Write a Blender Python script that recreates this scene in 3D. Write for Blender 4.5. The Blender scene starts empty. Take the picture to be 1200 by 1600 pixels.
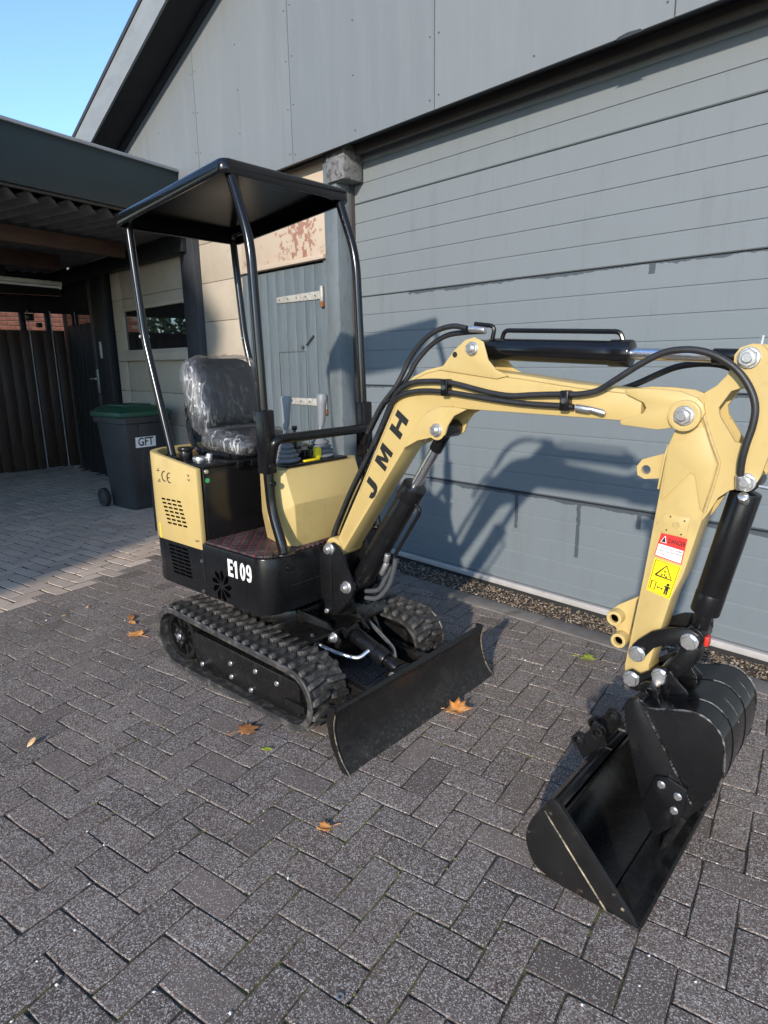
import bpy, bmesh, math, random
from mathutils import Vector, Matrix, noise as mnoise
from mathutils.geometry import tessellate_polygon

scn = bpy.context.scene
col = scn.collection
rnd = random.Random(7)
R_ = math.radians

# ------------------------------------------------------------------ camera
CAM = Vector((0.0, 0.0, 1.47))
RW = ((0.69133, 0.72239, -0.01468), (0.15625, -0.16931, -0.97310), (-0.70544, 0.67044, -0.22993))
cam_d = bpy.data.cameras.new("camera"); cam = bpy.data.objects.new("camera", cam_d); col.objects.link(cam)
cam_d.sensor_fit = 'VERTICAL'; cam_d.sensor_height = 24.0; cam_d.lens = 15.0
cam_d.clip_start = 0.02; cam_d.clip_end = 400.0
m = Matrix.Identity(4)
for i in range(3):
    m[i][0] = RW[0][i]; m[i][1] = -RW[1][i]; m[i][2] = -RW[2][i]; m[i][3] = CAM[i]
cam.matrix_world = m
scn.camera = cam

# ------------------------------------------------------------------ sky, sun, exposure
SUN = Vector((0.385, -0.861, 0.335)).normalized()          # towards the sun
world = bpy.data.worlds.new("World"); scn.world = world; world.use_nodes = True
wn = world.node_tree; bg = wn.nodes['Background']
sky = wn.nodes.new('ShaderNodeTexSky'); sky.sky_type = 'NISHITA'; sky.sun_disc = False
sky.sun_elevation = math.asin(SUN.z); sky.sun_rotation = math.atan2(SUN.x, SUN.y)
sky.air_density = 0.9; sky.dust_density = 0.1; sky.ozone_density = 3.6
wn.links.new(sky.outputs[0], bg.inputs[0]); bg.inputs[1].default_value = 0.15
sd = bpy.data.lights.new("sun", 'SUN'); sd.energy = 2.05; sd.angle = R_(1.4); sd.color = (1.0, 0.90, 0.78)
so = bpy.data.objects.new("sun", sd); col.objects.link(so)
so.rotation_euler = SUN.to_track_quat('Z', 'Y').to_euler()
scn.view_settings.view_transform = 'Standard'; scn.view_settings.look = 'None'
scn.view_settings.exposure = 1.28; scn.view_settings.gamma = 1.0
scn.view_settings.use_curve_mapping = False

# ------------------------------------------------------------------ materials
def _new(name):
    mt = bpy.data.materials.new(name); mt.use_nodes = True
    nt = mt.node_tree; b = nt.nodes['Principled BSDF']
    return mt, nt, b
def N(nt, t, **kw):
    n = nt.nodes.new('ShaderNode' + t)
    for k, v in kw.items():
        if k.startswith('i_'): n.inputs[k[2:].replace('_', ' ')].default_value = v
        else: setattr(n, k, v)
    return n
def math_(nt, op, a, b=None, clamp=False):
    n = nt.nodes.new('ShaderNodeMath'); n.operation = op; n.use_clamp = clamp
    for i, x in enumerate((a, b)):
        if x is None: continue
        if isinstance(x, (int, float)): n.inputs[i].default_value = x
        else: nt.links.new(x, n.inputs[i])
    return n.outputs[0]
def mixc(nt, fac, a, b, blend='MIX'):
    n = nt.nodes.new('ShaderNodeMix'); n.data_type = 'RGBA'; n.blend_type = blend
    for sock, x in ((n.inputs['Factor'], fac), (n.inputs['A'], a), (n.inputs['B'], b)):
        if isinstance(x, (int, float)): sock.default_value = x
        elif isinstance(x, (tuple, list)): sock.default_value = (*x[:3], 1)
        else: nt.links.new(x, sock)
    return n.outputs['Result']
def ramp(nt, src, lo, hi):
    n = nt.nodes.new('ShaderNodeMapRange'); n.interpolation_type = 'SMOOTHSTEP'
    nt.links.new(src, n.inputs[0]); n.inputs[1].default_value = lo; n.inputs[2].default_value = hi
    return n.outputs[0]
def coord(nt, scale=(1, 1, 1), kind='Object', rot=(0, 0, 0)):
    tc = nt.nodes.new('ShaderNodeTexCoord'); mp = nt.nodes.new('ShaderNodeMapping')
    mp.inputs['Scale'].default_value = scale; mp.inputs['Rotation'].default_value = rot
    nt.links.new(tc.outputs[kind], mp.inputs[0]); return mp.outputs[0]
def noise_(nt, vec, scale, detail=4, rough=0.6):
    n = nt.nodes.new('ShaderNodeTexNoise'); n.inputs['Scale'].default_value = scale
    n.inputs['Detail'].default_value = detail; n.inputs['Roughness'].default_value = rough
    nt.links.new(vec, n.inputs['Vector']); return n.outputs['Fac']
def bump_(nt, b, h, strength, dist):
    n = nt.nodes.new('ShaderNodeBump'); n.inputs['Strength'].default_value = strength
    n.inputs['Distance'].default_value = dist
    nt.links.new(h, n.inputs['Height']); nt.links.new(n.outputs[0], b.inputs['Normal'])

def mat(name, c, rough=0.5, metal=0.0, var=0.12, vs=6.0, stretch=(1, 1, 1), dirt=None, dirt_lo=0.55, dirt_hi=0.75, ds=4.0,
        bump=0.0, bs=120.0, bd=0.002, rvar=0.12, coat=0.0, spec=0.5, fleck=None, fleck_t=0.7, fs=300.0):
    mt, nt, b = _new(name)
    v = coord(nt, stretch)
    n1 = noise_(nt, v, vs, 6, 0.65)
    lo = tuple(x * (1 - var) for x in c); hi = tuple(min(1, x * (1 + var)) for x in c)
    cc = mixc(nt, ramp(nt, n1, 0.3, 0.7), lo, hi)
    rr = rough
    if dirt:
        n2 = noise_(nt, v, ds, 8, 0.7)
        f = ramp(nt, n2, dirt_lo, dirt_hi); cc = mixc(nt, f, cc, dirt)
    if fleck:
        n4 = noise_(nt, v, fs, 2, 0.5)
        cc = mixc(nt, ramp(nt, n4, fleck_t, fleck_t + 0.06), cc, fleck)
    nt.links.new(cc, b.inputs['Base Color'])
    n3 = noise_(nt, v, vs * 2.3, 5, 0.7)
    rn = math_(nt, 'MULTIPLY_ADD', n3, 2 * rvar); nt.nodes[-1].inputs[2].default_value = rough - rvar
    nt.links.new(rn, b.inputs['Roughness'])
    b.inputs['Metallic'].default_value = metal
    b.inputs['Coat Weight'].default_value = coat; b.inputs['Specular IOR Level'].default_value = spec
    if bump: bump_(nt, b, noise_(nt, v, bs, 3, 0.6), bump, bd)
    return mt

MT = {}
MT['cream'] = mat('cream_paint', (0.51, 0.375, 0.145), 0.42, var=0.04, vs=3, bump=0.12, bs=260, bd=0.0006, dirt=(0.43, 0.315, 0.12), dirt_lo=0.50, dirt_hi=0.78, ds=9, fleck=(0.36, 0.27, 0.14), fleck_t=0.73, fs=55)
MT['weld'] = mat('cream_weld', (0.43, 0.31, 0.12), 0.5, var=0.1, vs=60, bump=0.8, bs=160, bd=0.003)
MT['black'] = mat('black_paint', (0.007, 0.007, 0.0075), 0.27, var=0.25, vs=5, bump=0.12, bs=220, bd=0.0006, rvar=0.1, spec=0.36)
MT['black_gloss'] = mat('black_gloss_paint', (0.006, 0.006, 0.0065), 0.2, var=0.2, vs=5, bump=0.06, bs=90, bd=0.0006, rvar=0.08)
MT['black_worn'] = mat('black_paint_worn', (0.008, 0.0075, 0.007), 0.27, var=0.3, vs=14, dirt=(0.045, 0.040, 0.035), dirt_lo=0.56, dirt_hi=0.85, ds=16, bump=0.25, bs=90, bd=0.001)
MT['black_scuff'] = mat('black_paint_scuffed', (0.010, 0.0095, 0.009), 0.32, var=0.3, vs=9, dirt=(0.14, 0.10, 0.055), dirt_lo=0.60, dirt_hi=0.72, ds=15, bump=0.25, bs=60, bd=0.001)
def blade_mat():
    mt, nt, b = _new('scratched_blade')
    v = coord(nt); mp = N(nt, 'Mapping'); mp.inputs['Scale'].default_value = (3, 1, .10); nt.links.new(v, mp.inputs[0])
    sx = N(nt, 'SeparateXYZ'); nt.links.new(v, sx.inputs[0])
    sc_ = noise_(nt, mp.outputs[0], 120, 4, 0.7); low = ramp(nt, sx.outputs['Z'], 0.13, 0.0)
    dust = noise_(nt, v, 9, 7, 0.7)
    f = math_(nt, 'MULTIPLY', ramp(nt, sc_, 0.55, 0.72), math_(nt, 'MULTIPLY_ADD', low, 0.8)); nt.nodes[-1].inputs[2].default_value = 0.15
    c = mixc(nt, math_(nt, 'MULTIPLY', ramp(nt, dust, 0.42, 0.8), 0.7), (0.009, 0.0085, 0.008), (0.040, 0.036, 0.031))
    c = mixc(nt, math_(nt, 'MULTIPLY', math_(nt, 'MULTIPLY', low, ramp(nt, noise_(nt, v, 75, 6, 0.75), 0.50, 0.70)), 0.45), c, (0.15, 0.135, 0.115))
    c = mixc(nt, math_(nt, 'MULTIPLY', f, 0.5), c, (0.085, 0.08, 0.074))
    nt.links.new(c, b.inputs['Base Color']); b.inputs['Roughness'].default_value = 0.42
    bump_(nt, b, sc_, 0.15, 0.001); return mt
MT['blade'] = blade_mat()
MT['rubber'] = mat('track_rubber', (0.030, 0.029, 0.028), 0.42, var=0.3, vs=20, dirt=(0.17, 0.155, 0.135), dirt_lo=0.44, dirt_hi=0.8, ds=24, bump=0.4, bs=140, bd=0.0012)
MT['black_mirror'] = mat('black_smooth_enamel', (0.004, 0.004, 0.0045), 0.20, var=0.1, vs=3, rvar=0.04, spec=0.06)
MT['hose'] = mat('hose_rubber', (0.02, 0.02, 0.021), 0.48, var=0.2, vs=30, bump=0.2, bs=500, bd=0.0006)
MT['chrome'] = mat('chrome_rod', (0.80, 0.80, 0.81), 0.26, 1.0, var=0.03, rvar=0.04)
MT['zinc'] = mat('zinc_bolt', (0.66, 0.65, 0.63), 0.34, 0.9, var=0.15, vs=60, bump=0.2, bs=200, bd=0.001)
MT['steel_bead'] = mat('bare_weld_bead', (0.16, 0.15, 0.14), 0.4, 0.5, var=0.5, vs=90, dirt=(0.012, 0.012, 0.012), dirt_lo=0.42, dirt_hi=0.55, ds=22, bump=1.0, bs=180, bd=0.003)
MT['scratch'] = mat('scraped_edge', (0.27, 0.22, 0.15), 0.5, 0.3, var=0.5, vs=70, dirt=(0.02, 0.018, 0.015), dirt_lo=0.42, dirt_hi=0.6, ds=26)
MT['plastic_gray'] = mat('gray_plastic', (0.20, 0.21, 0.215), 0.48, var=0.06)
MT['hose_gray'] = mat('grey_hose', (0.06, 0.062, 0.066), 0.5, var=0.15)
MT['boot_gray'] = mat('gray_rubber_boot', (0.145, 0.15, 0.165), 0.6, var=0.1)
MT['yellow_tag'] = mat('yellow_tag', (0.80, 0.68, 0.02), 0.5, var=0.05)
MT['yellow_label'] = mat('yellow_label', (0.86, 0.66, 0.015), 0.4, var=0.03)
MT['red_label'] = mat('red_label', (0.68, 0.035, 0.03), 0.4, var=0.04)
MT['white_label'] = mat('white_label', (0.80, 0.79, 0.76), 0.4, var=0.04)
MT['ink'] = mat('black_ink', (0.012, 0.012, 0.012), 0.5, var=0.1)
MT['void'] = mat('open_slot', (0.0012, 0.0012, 0.0012), 1.0, var=0, rvar=0, spec=0.0)
MT['green_dot'] = mat('green_sticker', (0.06, 0.38, 0.12), 0.4)
MT['vinyl'] = mat('black_vinyl', (0.012, 0.012, 0.0135), 0.45, var=0.2, vs=12, bump=0.3, bs=240, bd=0.0008)
MT['soffit'] = mat('dark_soffit', (0.011, 0.012, 0.015), 0.7, var=0.2)
MT['teal'] = mat('dark_green_fascia', (0.015, 0.031, 0.034), 0.5, var=0.06, vs=2, dirt=(0.024, 0.036, 0.036), ds=3)
MT['alu'] = mat('grey_aluminium_trim', (0.42, 0.43, 0.44), 0.4, 0.4, var=0.1, vs=8)
MT['bargeboard'] = mat('pale_grey_board', (0.222, 0.234, 0.234), 0.65, var=0.1, vs=3, stretch=(1, 1, 3), dirt=(0.151, 0.159, 0.156), ds=6, dirt_lo=0.6)
MT['roof_felt'] = mat('roof_edge', (0.03, 0.033, 0.037), 0.8, var=0.2)
MT['post_gray'] = mat('grey_painted_post', (0.128, 0.150, 0.157), 0.62, var=0.13, vs=9, stretch=(1, 1, 0.3), dirt=(0.084, 0.095, 0.096), dirt_lo=0.52, dirt_hi=0.75, ds=30, bump=0.5, bs=90, bd=0.002)
MT['corbel'] = mat('flaking_painted_block', (0.17, 0.17, 0.168), 0.7, var=0.2, vs=14, dirt=(0.08, 0.07, 0.06), dirt_lo=0.5, dirt_hi=0.6, ds=26, bump=0.9, bs=45, bd=0.006)
MT['plank_gray'] = mat('grey_painted_planks', (0.105, 0.130, 0.143), 0.62, var=0.14, vs=5, stretch=(6, 6, 0.5), dirt=(0.062, 0.074, 0.079), dirt_lo=0.6, dirt_hi=0.78, ds=5, bump=0.4, bs=20, bd=0.003)
MT['dark_post'] = mat('dark_grey_post', (0.026, 0.029, 0.034), 0.6, var=0.15)
MT['beige'] = mat('beige_boards', (0.42, 0.36, 0.28), 0.7, var=0.06, vs=4, dirt=(0.31, 0.26, 0.195), dirt_lo=0.6, dirt_hi=0.8, ds=5, bump=0.3, bs=60, bd=0.002)
MT['rust_hinge'] = mat('painted_hinge', (0.40, 0.385, 0.34), 0.55, 0.2, var=0.2, vs=30, dirt=(0.23, 0.13, 0.06), dirt_lo=0.6, dirt_hi=0.75, ds=40)
MT['rust'] = mat('rust', (0.20, 0.075, 0.028), 0.85, var=0.4, vs=50)
MT['dark_wood'] = mat('dark_stained_wood', (0.034, 0.016, 0.009), 0.5, var=0.5, vs=6, stretch=(4, 4, 0.35), bump=0.3, bs=20, bd=0.002)
MT['beam_wood'] = mat('brown_beam', (0.075, 0.040, 0.028), 0.7, var=0.3, vs=5, stretch=(4, 0.5, 4), bump=0.3, bs=20, bd=0.002)
MT['black_wood'] = mat('black_stained_wood', (0.007, 0.0065, 0.0065), 0.6, var=0.3)
MT['frame_brown'] = mat('brown_grey_frame', (0.06, 0.052, 0.046), 0.6)
MT['asbestos'] = mat('corrugated_cement', (0.16, 0.145, 0.13), 0.85, var=0.2, vs=4, dirt=(0.07, 0.06, 0.05), ds=5, bump=0.3, bs=60)
MT['tube_white'] = mat('white_batten', (0.62, 0.60, 0.52), 0.4)
MT['bin'] = mat('dark_grey_plastic', (0.030, 0.031, 0.033), 0.5, var=0.15, vs=5, bump=0.15, bs=200, bd=0.0008, dirt=(0.05, 0.049, 0.047), ds=6, dirt_lo=0.55, dirt_hi=0.85)
MT['bin_green'] = mat('green_plastic', (0.016, 0.070, 0.038), 0.45, var=0.12, vs=5, dirt=(0.03, 0.07, 0.04), ds=9)
MT['kerb'] = mat('kerb_concrete', (0.17, 0.152, 0.135), 0.85, var=0.2, vs=6, dirt=(0.09, 0.082, 0.068), dirt_lo=0.52, dirt_hi=0.75, ds=5, bump=0.6, bs=150, bd=0.002, fleck=(0.32, 0.30, 0.27), fs=240)
MT['sill_white'] = mat('door_bottom_strip', (0.46, 0.44, 0.42), 0.45, 0.1, var=0.1, vs=6, dirt=(0.38, 0.35, 0.30), ds=8, dirt_lo=0.6)
MT['seal'] = mat('rubber_seal', (0.02, 0.02, 0.02), 0.7)
MT['brick'] = mat('red_brick', (0.29, 0.115, 0.075), 0.85, var=0.3, vs=9, bump=0.5, bs=60, bd=0.003)
MT['mortar'] = mat('mortar', (0.38, 0.34, 0.29), 0.9)
MT['bark'] = mat('bark', (0.08, 0.06, 0.045), 0.9, var=0.3, vs=12)
MT['speck'] = mat('white_grit', (0.70, 0.68, 0.63), 0.7, var=0.2, vs=80)
MT['moss'] = mat('moss', (0.11, 0.118, 0.035), 0.9, var=0.4, vs=60)
MT['red_reflector'] = mat('red_reflector', (0.55, 0.03, 0.02), 0.3)
MT['bolt_dark'] = mat('dull_screw', (0.09, 0.09, 0.09), 0.6, 0.5)

def glass_mat():
    mt, nt, b = _new('window_glass')
    b.inputs['Base Color'].default_value = (0.012, 0.012, 0.013, 1); b.inputs['Roughness'].default_value = 0.02
    b.inputs['IOR'].default_value = 1.9; b.inputs['Specular IOR Level'].default_value = 0.9
    return mt
MT['glass'] = glass_mat()

def film_mat():
    mt, nt, b = _new('clear_plastic_film')
    v = coord(nt, (1.6, 1.6, 0.35)); h = noise_(nt, v, 22, 5, 0.7)
    h2 = noise_(nt, v, 60, 3, 0.6); hs = math_(nt, 'MULTIPLY_ADD', h2, 0.25); nt.links.new(h, nt.nodes[-1].inputs[2])
    bp = N(nt, 'Bump', i_Strength=0.8, i_Distance=0.010); nt.links.new(hs, bp.inputs['Height'])
    g = N(nt, 'BsdfGlossy'); g.inputs['Color'].default_value = (1, 1, 1, 1); g.inputs['Roughness'].default_value = 0.06
    nt.links.new(bp.outputs[0], g.inputs['Normal'])
    t = N(nt, 'BsdfTransparent'); t.inputs[0].default_value = (0.95, 0.95, 0.95, 1)
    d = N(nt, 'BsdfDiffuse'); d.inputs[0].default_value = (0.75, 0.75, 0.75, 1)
    fr = N(nt, 'LayerWeight', i_Blend=0.25); nt.links.new(bp.outputs[0], fr.inputs['Normal'])
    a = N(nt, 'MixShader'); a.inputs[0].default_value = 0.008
    nt.links.new(t.outputs[0], a.inputs[1]); nt.links.new(d.outputs[0], a.inputs[2])
    ff = math_(nt, 'MULTIPLY_ADD', fr.outputs['Fresnel'], 0.5); nt.nodes[-1].inputs[2].default_value = 0.025
    # highlights painted white: streaks on noise ridges, stronger and hazier toward the edges
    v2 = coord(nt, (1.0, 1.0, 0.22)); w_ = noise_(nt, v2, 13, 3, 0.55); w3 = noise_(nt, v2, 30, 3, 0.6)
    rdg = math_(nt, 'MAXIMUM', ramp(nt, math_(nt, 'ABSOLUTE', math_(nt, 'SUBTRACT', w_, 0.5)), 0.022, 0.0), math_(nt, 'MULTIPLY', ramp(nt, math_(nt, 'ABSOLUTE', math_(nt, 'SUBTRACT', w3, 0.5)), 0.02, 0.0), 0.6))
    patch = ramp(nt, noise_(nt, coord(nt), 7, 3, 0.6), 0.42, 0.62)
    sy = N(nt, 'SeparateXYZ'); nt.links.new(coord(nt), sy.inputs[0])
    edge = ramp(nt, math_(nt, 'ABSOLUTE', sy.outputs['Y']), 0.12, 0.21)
    glint = math_(nt, 'MULTIPLY', rdg, math_(nt, 'MAXIMUM', math_(nt, 'MULTIPLY', patch, 0.12), edge))
    cr = math_(nt, 'MULTIPLY_ADD', glint, 0.5); nt.nodes[-1].inputs[2].default_value = 0.01
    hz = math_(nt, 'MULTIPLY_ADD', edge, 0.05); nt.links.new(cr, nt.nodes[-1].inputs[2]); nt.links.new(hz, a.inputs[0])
    s = N(nt, 'MixShader'); nt.links.new(ff, s.inputs[0]); nt.links.new(a.outputs[0], s.inputs[1]); nt.links.new(g.outputs[0], s.inputs[2])
    nt.links.new(s.outputs[0], nt.nodes['Material Output'].inputs[0])
    return mt
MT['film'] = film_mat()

def paver_mat(name, c, island, grain=1.0):
    """concrete block with exposed aggregate: every grain its own tone, some blocks worn smooth"""
    mt, nt, b = _new(name)
    if island: rv = N(nt, 'NewGeometry').outputs['Random Per Island']
    else: rv = N(nt, 'ObjectInfo').outputs['Random']
    pos = N(nt, 'NewGeometry').outputs['Position']
    wn2 = nt.nodes.new('ShaderNodeTexWhiteNoise'); wn2.noise_dimensions = '1D'; nt.links.new(rv, wn2.inputs['W'])
    base = mixc(nt, rv, tuple(x * 0.70 for x in c), tuple(x * 1.24 for x in c))
    base = mixc(nt, math_(nt, 'MULTIPLY', wn2.outputs['Value'], 0.6), base, (c[0] * 1.10, c[1] * 0.99, c[2] * 0.90))
    def grains(scale):
        v = nt.nodes.new('ShaderNodeTexVoronoi'); v.inputs['Scale'].default_value = scale; nt.links.new(pos, v.inputs['Vector'])
        sp_ = N(nt, 'SeparateColor'); nt.links.new(v.outputs['Color'], sp_.inputs[0]); return sp_.outputs[0], sp_.outputs[1], v.outputs['Distance']
    g1, g1b, d1_ = grains(260); g2, g2b, d2_ = grains(420)
    worn = ramp(nt, wn2.outputs['Value'], 0.04, 0.22)          # 0 = smooth block
    lightf = math_(nt, 'MULTIPLY', math_(nt, 'MULTIPLY', ramp(nt, g1, 0.66, 0.94), worn), 1.0 * grain)
    darkf = math_(nt, 'MULTIPLY', math_(nt, 'MULTIPLY', ramp(nt, g1, 0.40, 0.02), worn), 0.75 * grain)
    base = mixc(nt, darkf, base, tuple(x * 0.24 for x in c))
    base = mixc(nt, lightf, base, mixc(nt, g1b, (0.25, 0.215, 0.185), (0.46, 0.42, 0.375)))
    base = mixc(nt, math_(nt, 'MULTIPLY', ramp(nt, g2, 0.88, 0.96), 0.85 * grain), base, (0.66, 0.62, 0.57))
    big = noise_(nt, pos, 0.9, 6, 0.65)
    base = mixc(nt, math_(nt, 'MULTIPLY', ramp(nt, big, 0.47, 0.72), 0.30), base, tuple(x * 0.55 for x in c))
    ble = noise_(nt, pos, 7, 5, 0.65)
    base = mixc(nt, math_(nt, 'MULTIPLY', ramp(nt, ble, 0.50, 0.75), 0.25), base, tuple(x * 0.6 for x in c))
    nt.links.new(base, b.inputs['Base Color'])
    b.inputs['Roughness'].default_value = 0.72; b.inputs['Specular IOR Level'].default_value = 0.4
    hh = math_(nt, 'ADD', math_(nt, 'MULTIPLY', g1, 0.5), noise_(nt, pos, 260, 3, 0.6))
    bump_(nt, b, hh, 0.55, 0.003)
    return mt
DARKP = (0.160, 0.126, 0.104); LIGHTP = (0.55, 0.450, 0.360)
MT['pv'] = paver_mat('dark_paver', DARKP, False); MT['pv_s'] = paver_mat('dark_paver_joined', DARKP, True)
MT['pl'] = paver_mat('pale_paver', LIGHTP, False, 0.5); MT['pl_s'] = paver_mat('pale_paver_joined', LIGHTP, True, 0.5)

def joint_mat():
    mt, nt, b = _new('joint_sand_and_moss')
    geo = N(nt, 'NewGeometry'); p = geo.outputs['Position']
    c = mixc(nt, ramp(nt, noise_(nt, p, 150, 3, 0.6), 0.35, 0.7), (0.022, 0.020, 0.018), (0.080, 0.070, 0.060))
    vd = N(nt, 'VectorMath'); vd.operation = 'DISTANCE'; vd.inputs[1].default_value = (-0.95, 0.80, 0); nt.links.new(p, vd.inputs[0])
    near = math_(nt, 'MULTIPLY', math_(nt, 'SUBTRACT', 1.0, ramp(nt, vd.outputs['Value'], 0.2, 1.3)), 0.18)
    mossreg = ramp(nt, math_(nt, 'ADD', noise_(nt, p, 1.7, 5, 0.6), near), 0.58, 0.68)
    ms = math_(nt, 'MULTIPLY', mossreg, ramp(nt, noise_(nt, p, 26, 4, 0.6), 0.42, 0.55))
    mc = mixc(nt, noise_(nt, p, 220, 3, 0.6), (0.06, 0.068, 0.018), (0.19, 0.19, 0.06))
    # the carport end is filled with black soil instead of sand
    dp = N(nt, 'VectorMath'); dp.operation = 'DOT_PRODUCT'; dp.inputs[1].default_value = (math.cos(R_(20)), math.sin(R_(20)), 0); nt.links.new(p, dp.inputs[0])
    soil = math_(nt, 'LESS_THAN', dp.outputs['Value'], -4.36 * math.cos(R_(20)) + 1.1 * math.sin(R_(20)))
    cc = mixc(nt, soil, mixc(nt, ms, c, mc), (0.012, 0.0105, 0.009))
    nt.links.new(cc, b.inputs['Base Color']); b.inputs['Roughness'].default_value = 0.95
    bump_(nt, b, noise_(nt, p, 180, 3, 0.7), 1.0, 0.006)
    return mt
MT['joint'] = joint_mat()

def gravel_mat():
    mt, nt, b = _new('gravel_stones')
    g = N(nt, 'NewGeometry'); r = g.outputs['Random Per Island']
    cr = nt.nodes.new('ShaderNodeValToRGB'); nt.links.new(r, cr.inputs[0])
    e = cr.color_ramp.elements; e[0].color = (0.05, 0.035, 0.022, 1); e[1].color = (0.40, 0.34, 0.27, 1)
    k = e.new(0.35); k.color = (0.15, 0.10, 0.055, 1); k = e.new(0.75); k.color = (0.26, 0.20, 0.14, 1)
    nt.links.new(cr.outputs[0], b.inputs['Base Color']); b.inputs['Roughness'].default_value = 0.8
    return mt
MT['gravel'] = gravel_mat()

def door_mat():
    """grey sectional door: embossed grain, vertical grime, run marks below the section joints"""
    mt, nt, b = _new('grey_sectional_door')
    geo = N(nt, 'NewGeometry'); p = geo.outputs['Position']
    sx = N(nt, 'SeparateXYZ'); nt.links.new(p, sx.inputs[0]); X, Z = sx.outputs['X'], sx.outputs['Z']
    mp = N(nt, 'Mapping'); mp.inputs['Scale'].default_value = (1, 1, 0.12); nt.links.new(p, mp.inputs[0])
    streak = noise_(nt, mp.outputs[0], 14, 6, 0.7)
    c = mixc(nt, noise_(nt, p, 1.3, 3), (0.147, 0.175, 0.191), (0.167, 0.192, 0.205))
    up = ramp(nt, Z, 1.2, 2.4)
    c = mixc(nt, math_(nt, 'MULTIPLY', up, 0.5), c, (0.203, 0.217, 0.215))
    c = mixc(nt, math_(nt, 'MULTIPLY', ramp(nt, streak, 0.50, 0.78), 0.30), c, (0.106, 0.118, 0.117))
    fine = noise_(nt, mp.outputs[0], 160, 2, 0.5)
    c = mixc(nt, math_(nt, 'MULTIPLY', ramp(nt, fine, 0.4, 0.7), 0.25), c, (0.175, 0.196, 0.200))
    wob = noise_(nt, p, 34, 4, 0.65); wob2 = noise_(nt, p, 6, 3, 0.6)
    stain = None
    def add(s):
        nonlocal stain
        stain = s if stain is None else math_(nt, 'MAXIMUM', stain, s)
    def band(zj, depth, x0, x1, amp):
        d = math_(nt, 'SUBTRACT', zj, Z)
        lim = math_(nt, 'MULTIPLY_ADD', wob2, amp); nt.nodes[-1].inputs[2].default_value = depth - amp * 0.5
        lim = math_(nt, 'MULTIPLY_ADD', wob, 0.02); lim_n = nt.nodes[-1]
        l2 = math_(nt, 'MULTIPLY_ADD', wob2, amp); nt.nodes[-1].inputs[2].default_value = depth - amp * 0.5 - 0.01
        nt.links.new(l2, lim_n.inputs[2])
        s = math_(nt, 'LESS_THAN', d, lim); s = math_(nt, 'MULTIPLY', s, math_(nt, 'GREATER_THAN', d, -0.004))
        s = math_(nt, 'MULTIPLY', s, math_(nt, 'MULTIPLY', math_(nt, 'GREATER_THAN', X, x0), math_(nt, 'LESS_THAN', X, x1)))
        add(s)
    def drip(x0, zt, zb, w):
        xx = math_(nt, 'MULTIPLY_ADD', wob, 0.018); nt.links.new(X, nt.nodes[-1].inputs[2])
        dd = math_(nt, 'ABSOLUTE', math_(nt, 'SUBTRACT', xx, x0 + 0.009))
        s = math_(nt, 'MULTIPLY', math_(nt, 'LESS_THAN', dd, w), math_(nt, 'MULTIPLY', math_(nt, 'LESS_THAN', Z, zt), math_(nt, 'GREATER_THAN', Z, zb)))
        add(s)
    band(0.669, 0.032, -3.0, 1.0, 0.05); band(1.924, 0.012, -3.2, 1.0, 0.05); band(1.289, 0.010, -3.7, 1.0, 0.04)
    for (x0, zt, zb, w) in DRIPS: drip(x0, zt, zb, w)
    c = mixc(nt, math_(nt, 'MULTIPLY', stain, 0.85), c, (0.048, 0.057, 0.066))
    nt.links.new(c, b.inputs['Base Color']); b.inputs['Roughness'].default_value = 0.55; b.inputs['Specular IOR Level'].default_value = 0.35
    bump_(nt, b, fine, 0.25, 0.0015)
    return mt
DRIPS = []
for (x, z) in [(-2.267,0.427),(-1.838,0.324),(-1.480,0.561),(-1.405,0.628)]: DRIPS.append((x, 0.665, z, 0.0125))
for (x, z) in [(-1.514,1.872)]: DRIPS.append((x, 1.92, z, 0.016))
MT['door'] = door_mat()

def clad_mat():
    mt, nt, b = _new('grey_cladding_sheet')
    geo = N(nt, 'NewGeometry'); p = geo.outputs['Position']
    oi = N(nt, 'ObjectInfo')
    mp = N(nt, 'Mapping'); mp.inputs['Scale'].default_value = (1, 1, 0.1); nt.links.new(p, mp.inputs[0])
    st = noise_(nt, mp.outputs[0], 9, 7, 0.7)
    c = mixc(nt, oi.outputs['Random'], (0.164, 0.179, 0.185), (0.181, 0.196, 0.200))
    c = mixc(nt, math_(nt, 'MULTIPLY', ramp(nt, st, 0.4, 0.75), 0.4), c, (0.217, 0.228, 0.228))
    c = mixc(nt, math_(nt, 'MULTIPLY', ramp(nt, noise_(nt, mp.outputs[0], 3.1, 6, 0.7), 0.52, 0.72), 0.45), c, (0.132, 0.141, 0.144))
    nt.links.new(c, b.inputs['Base Color']); b.inputs['Roughness'].default_value = 0.7; b.inputs['Specular IOR Level'].default_value = 0.3
    bump_(nt, b, noise_(nt, p, 3.0, 5, 0.5), 0.35, 0.02)
    return mt
MT['clad'] = clad_mat()

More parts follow.
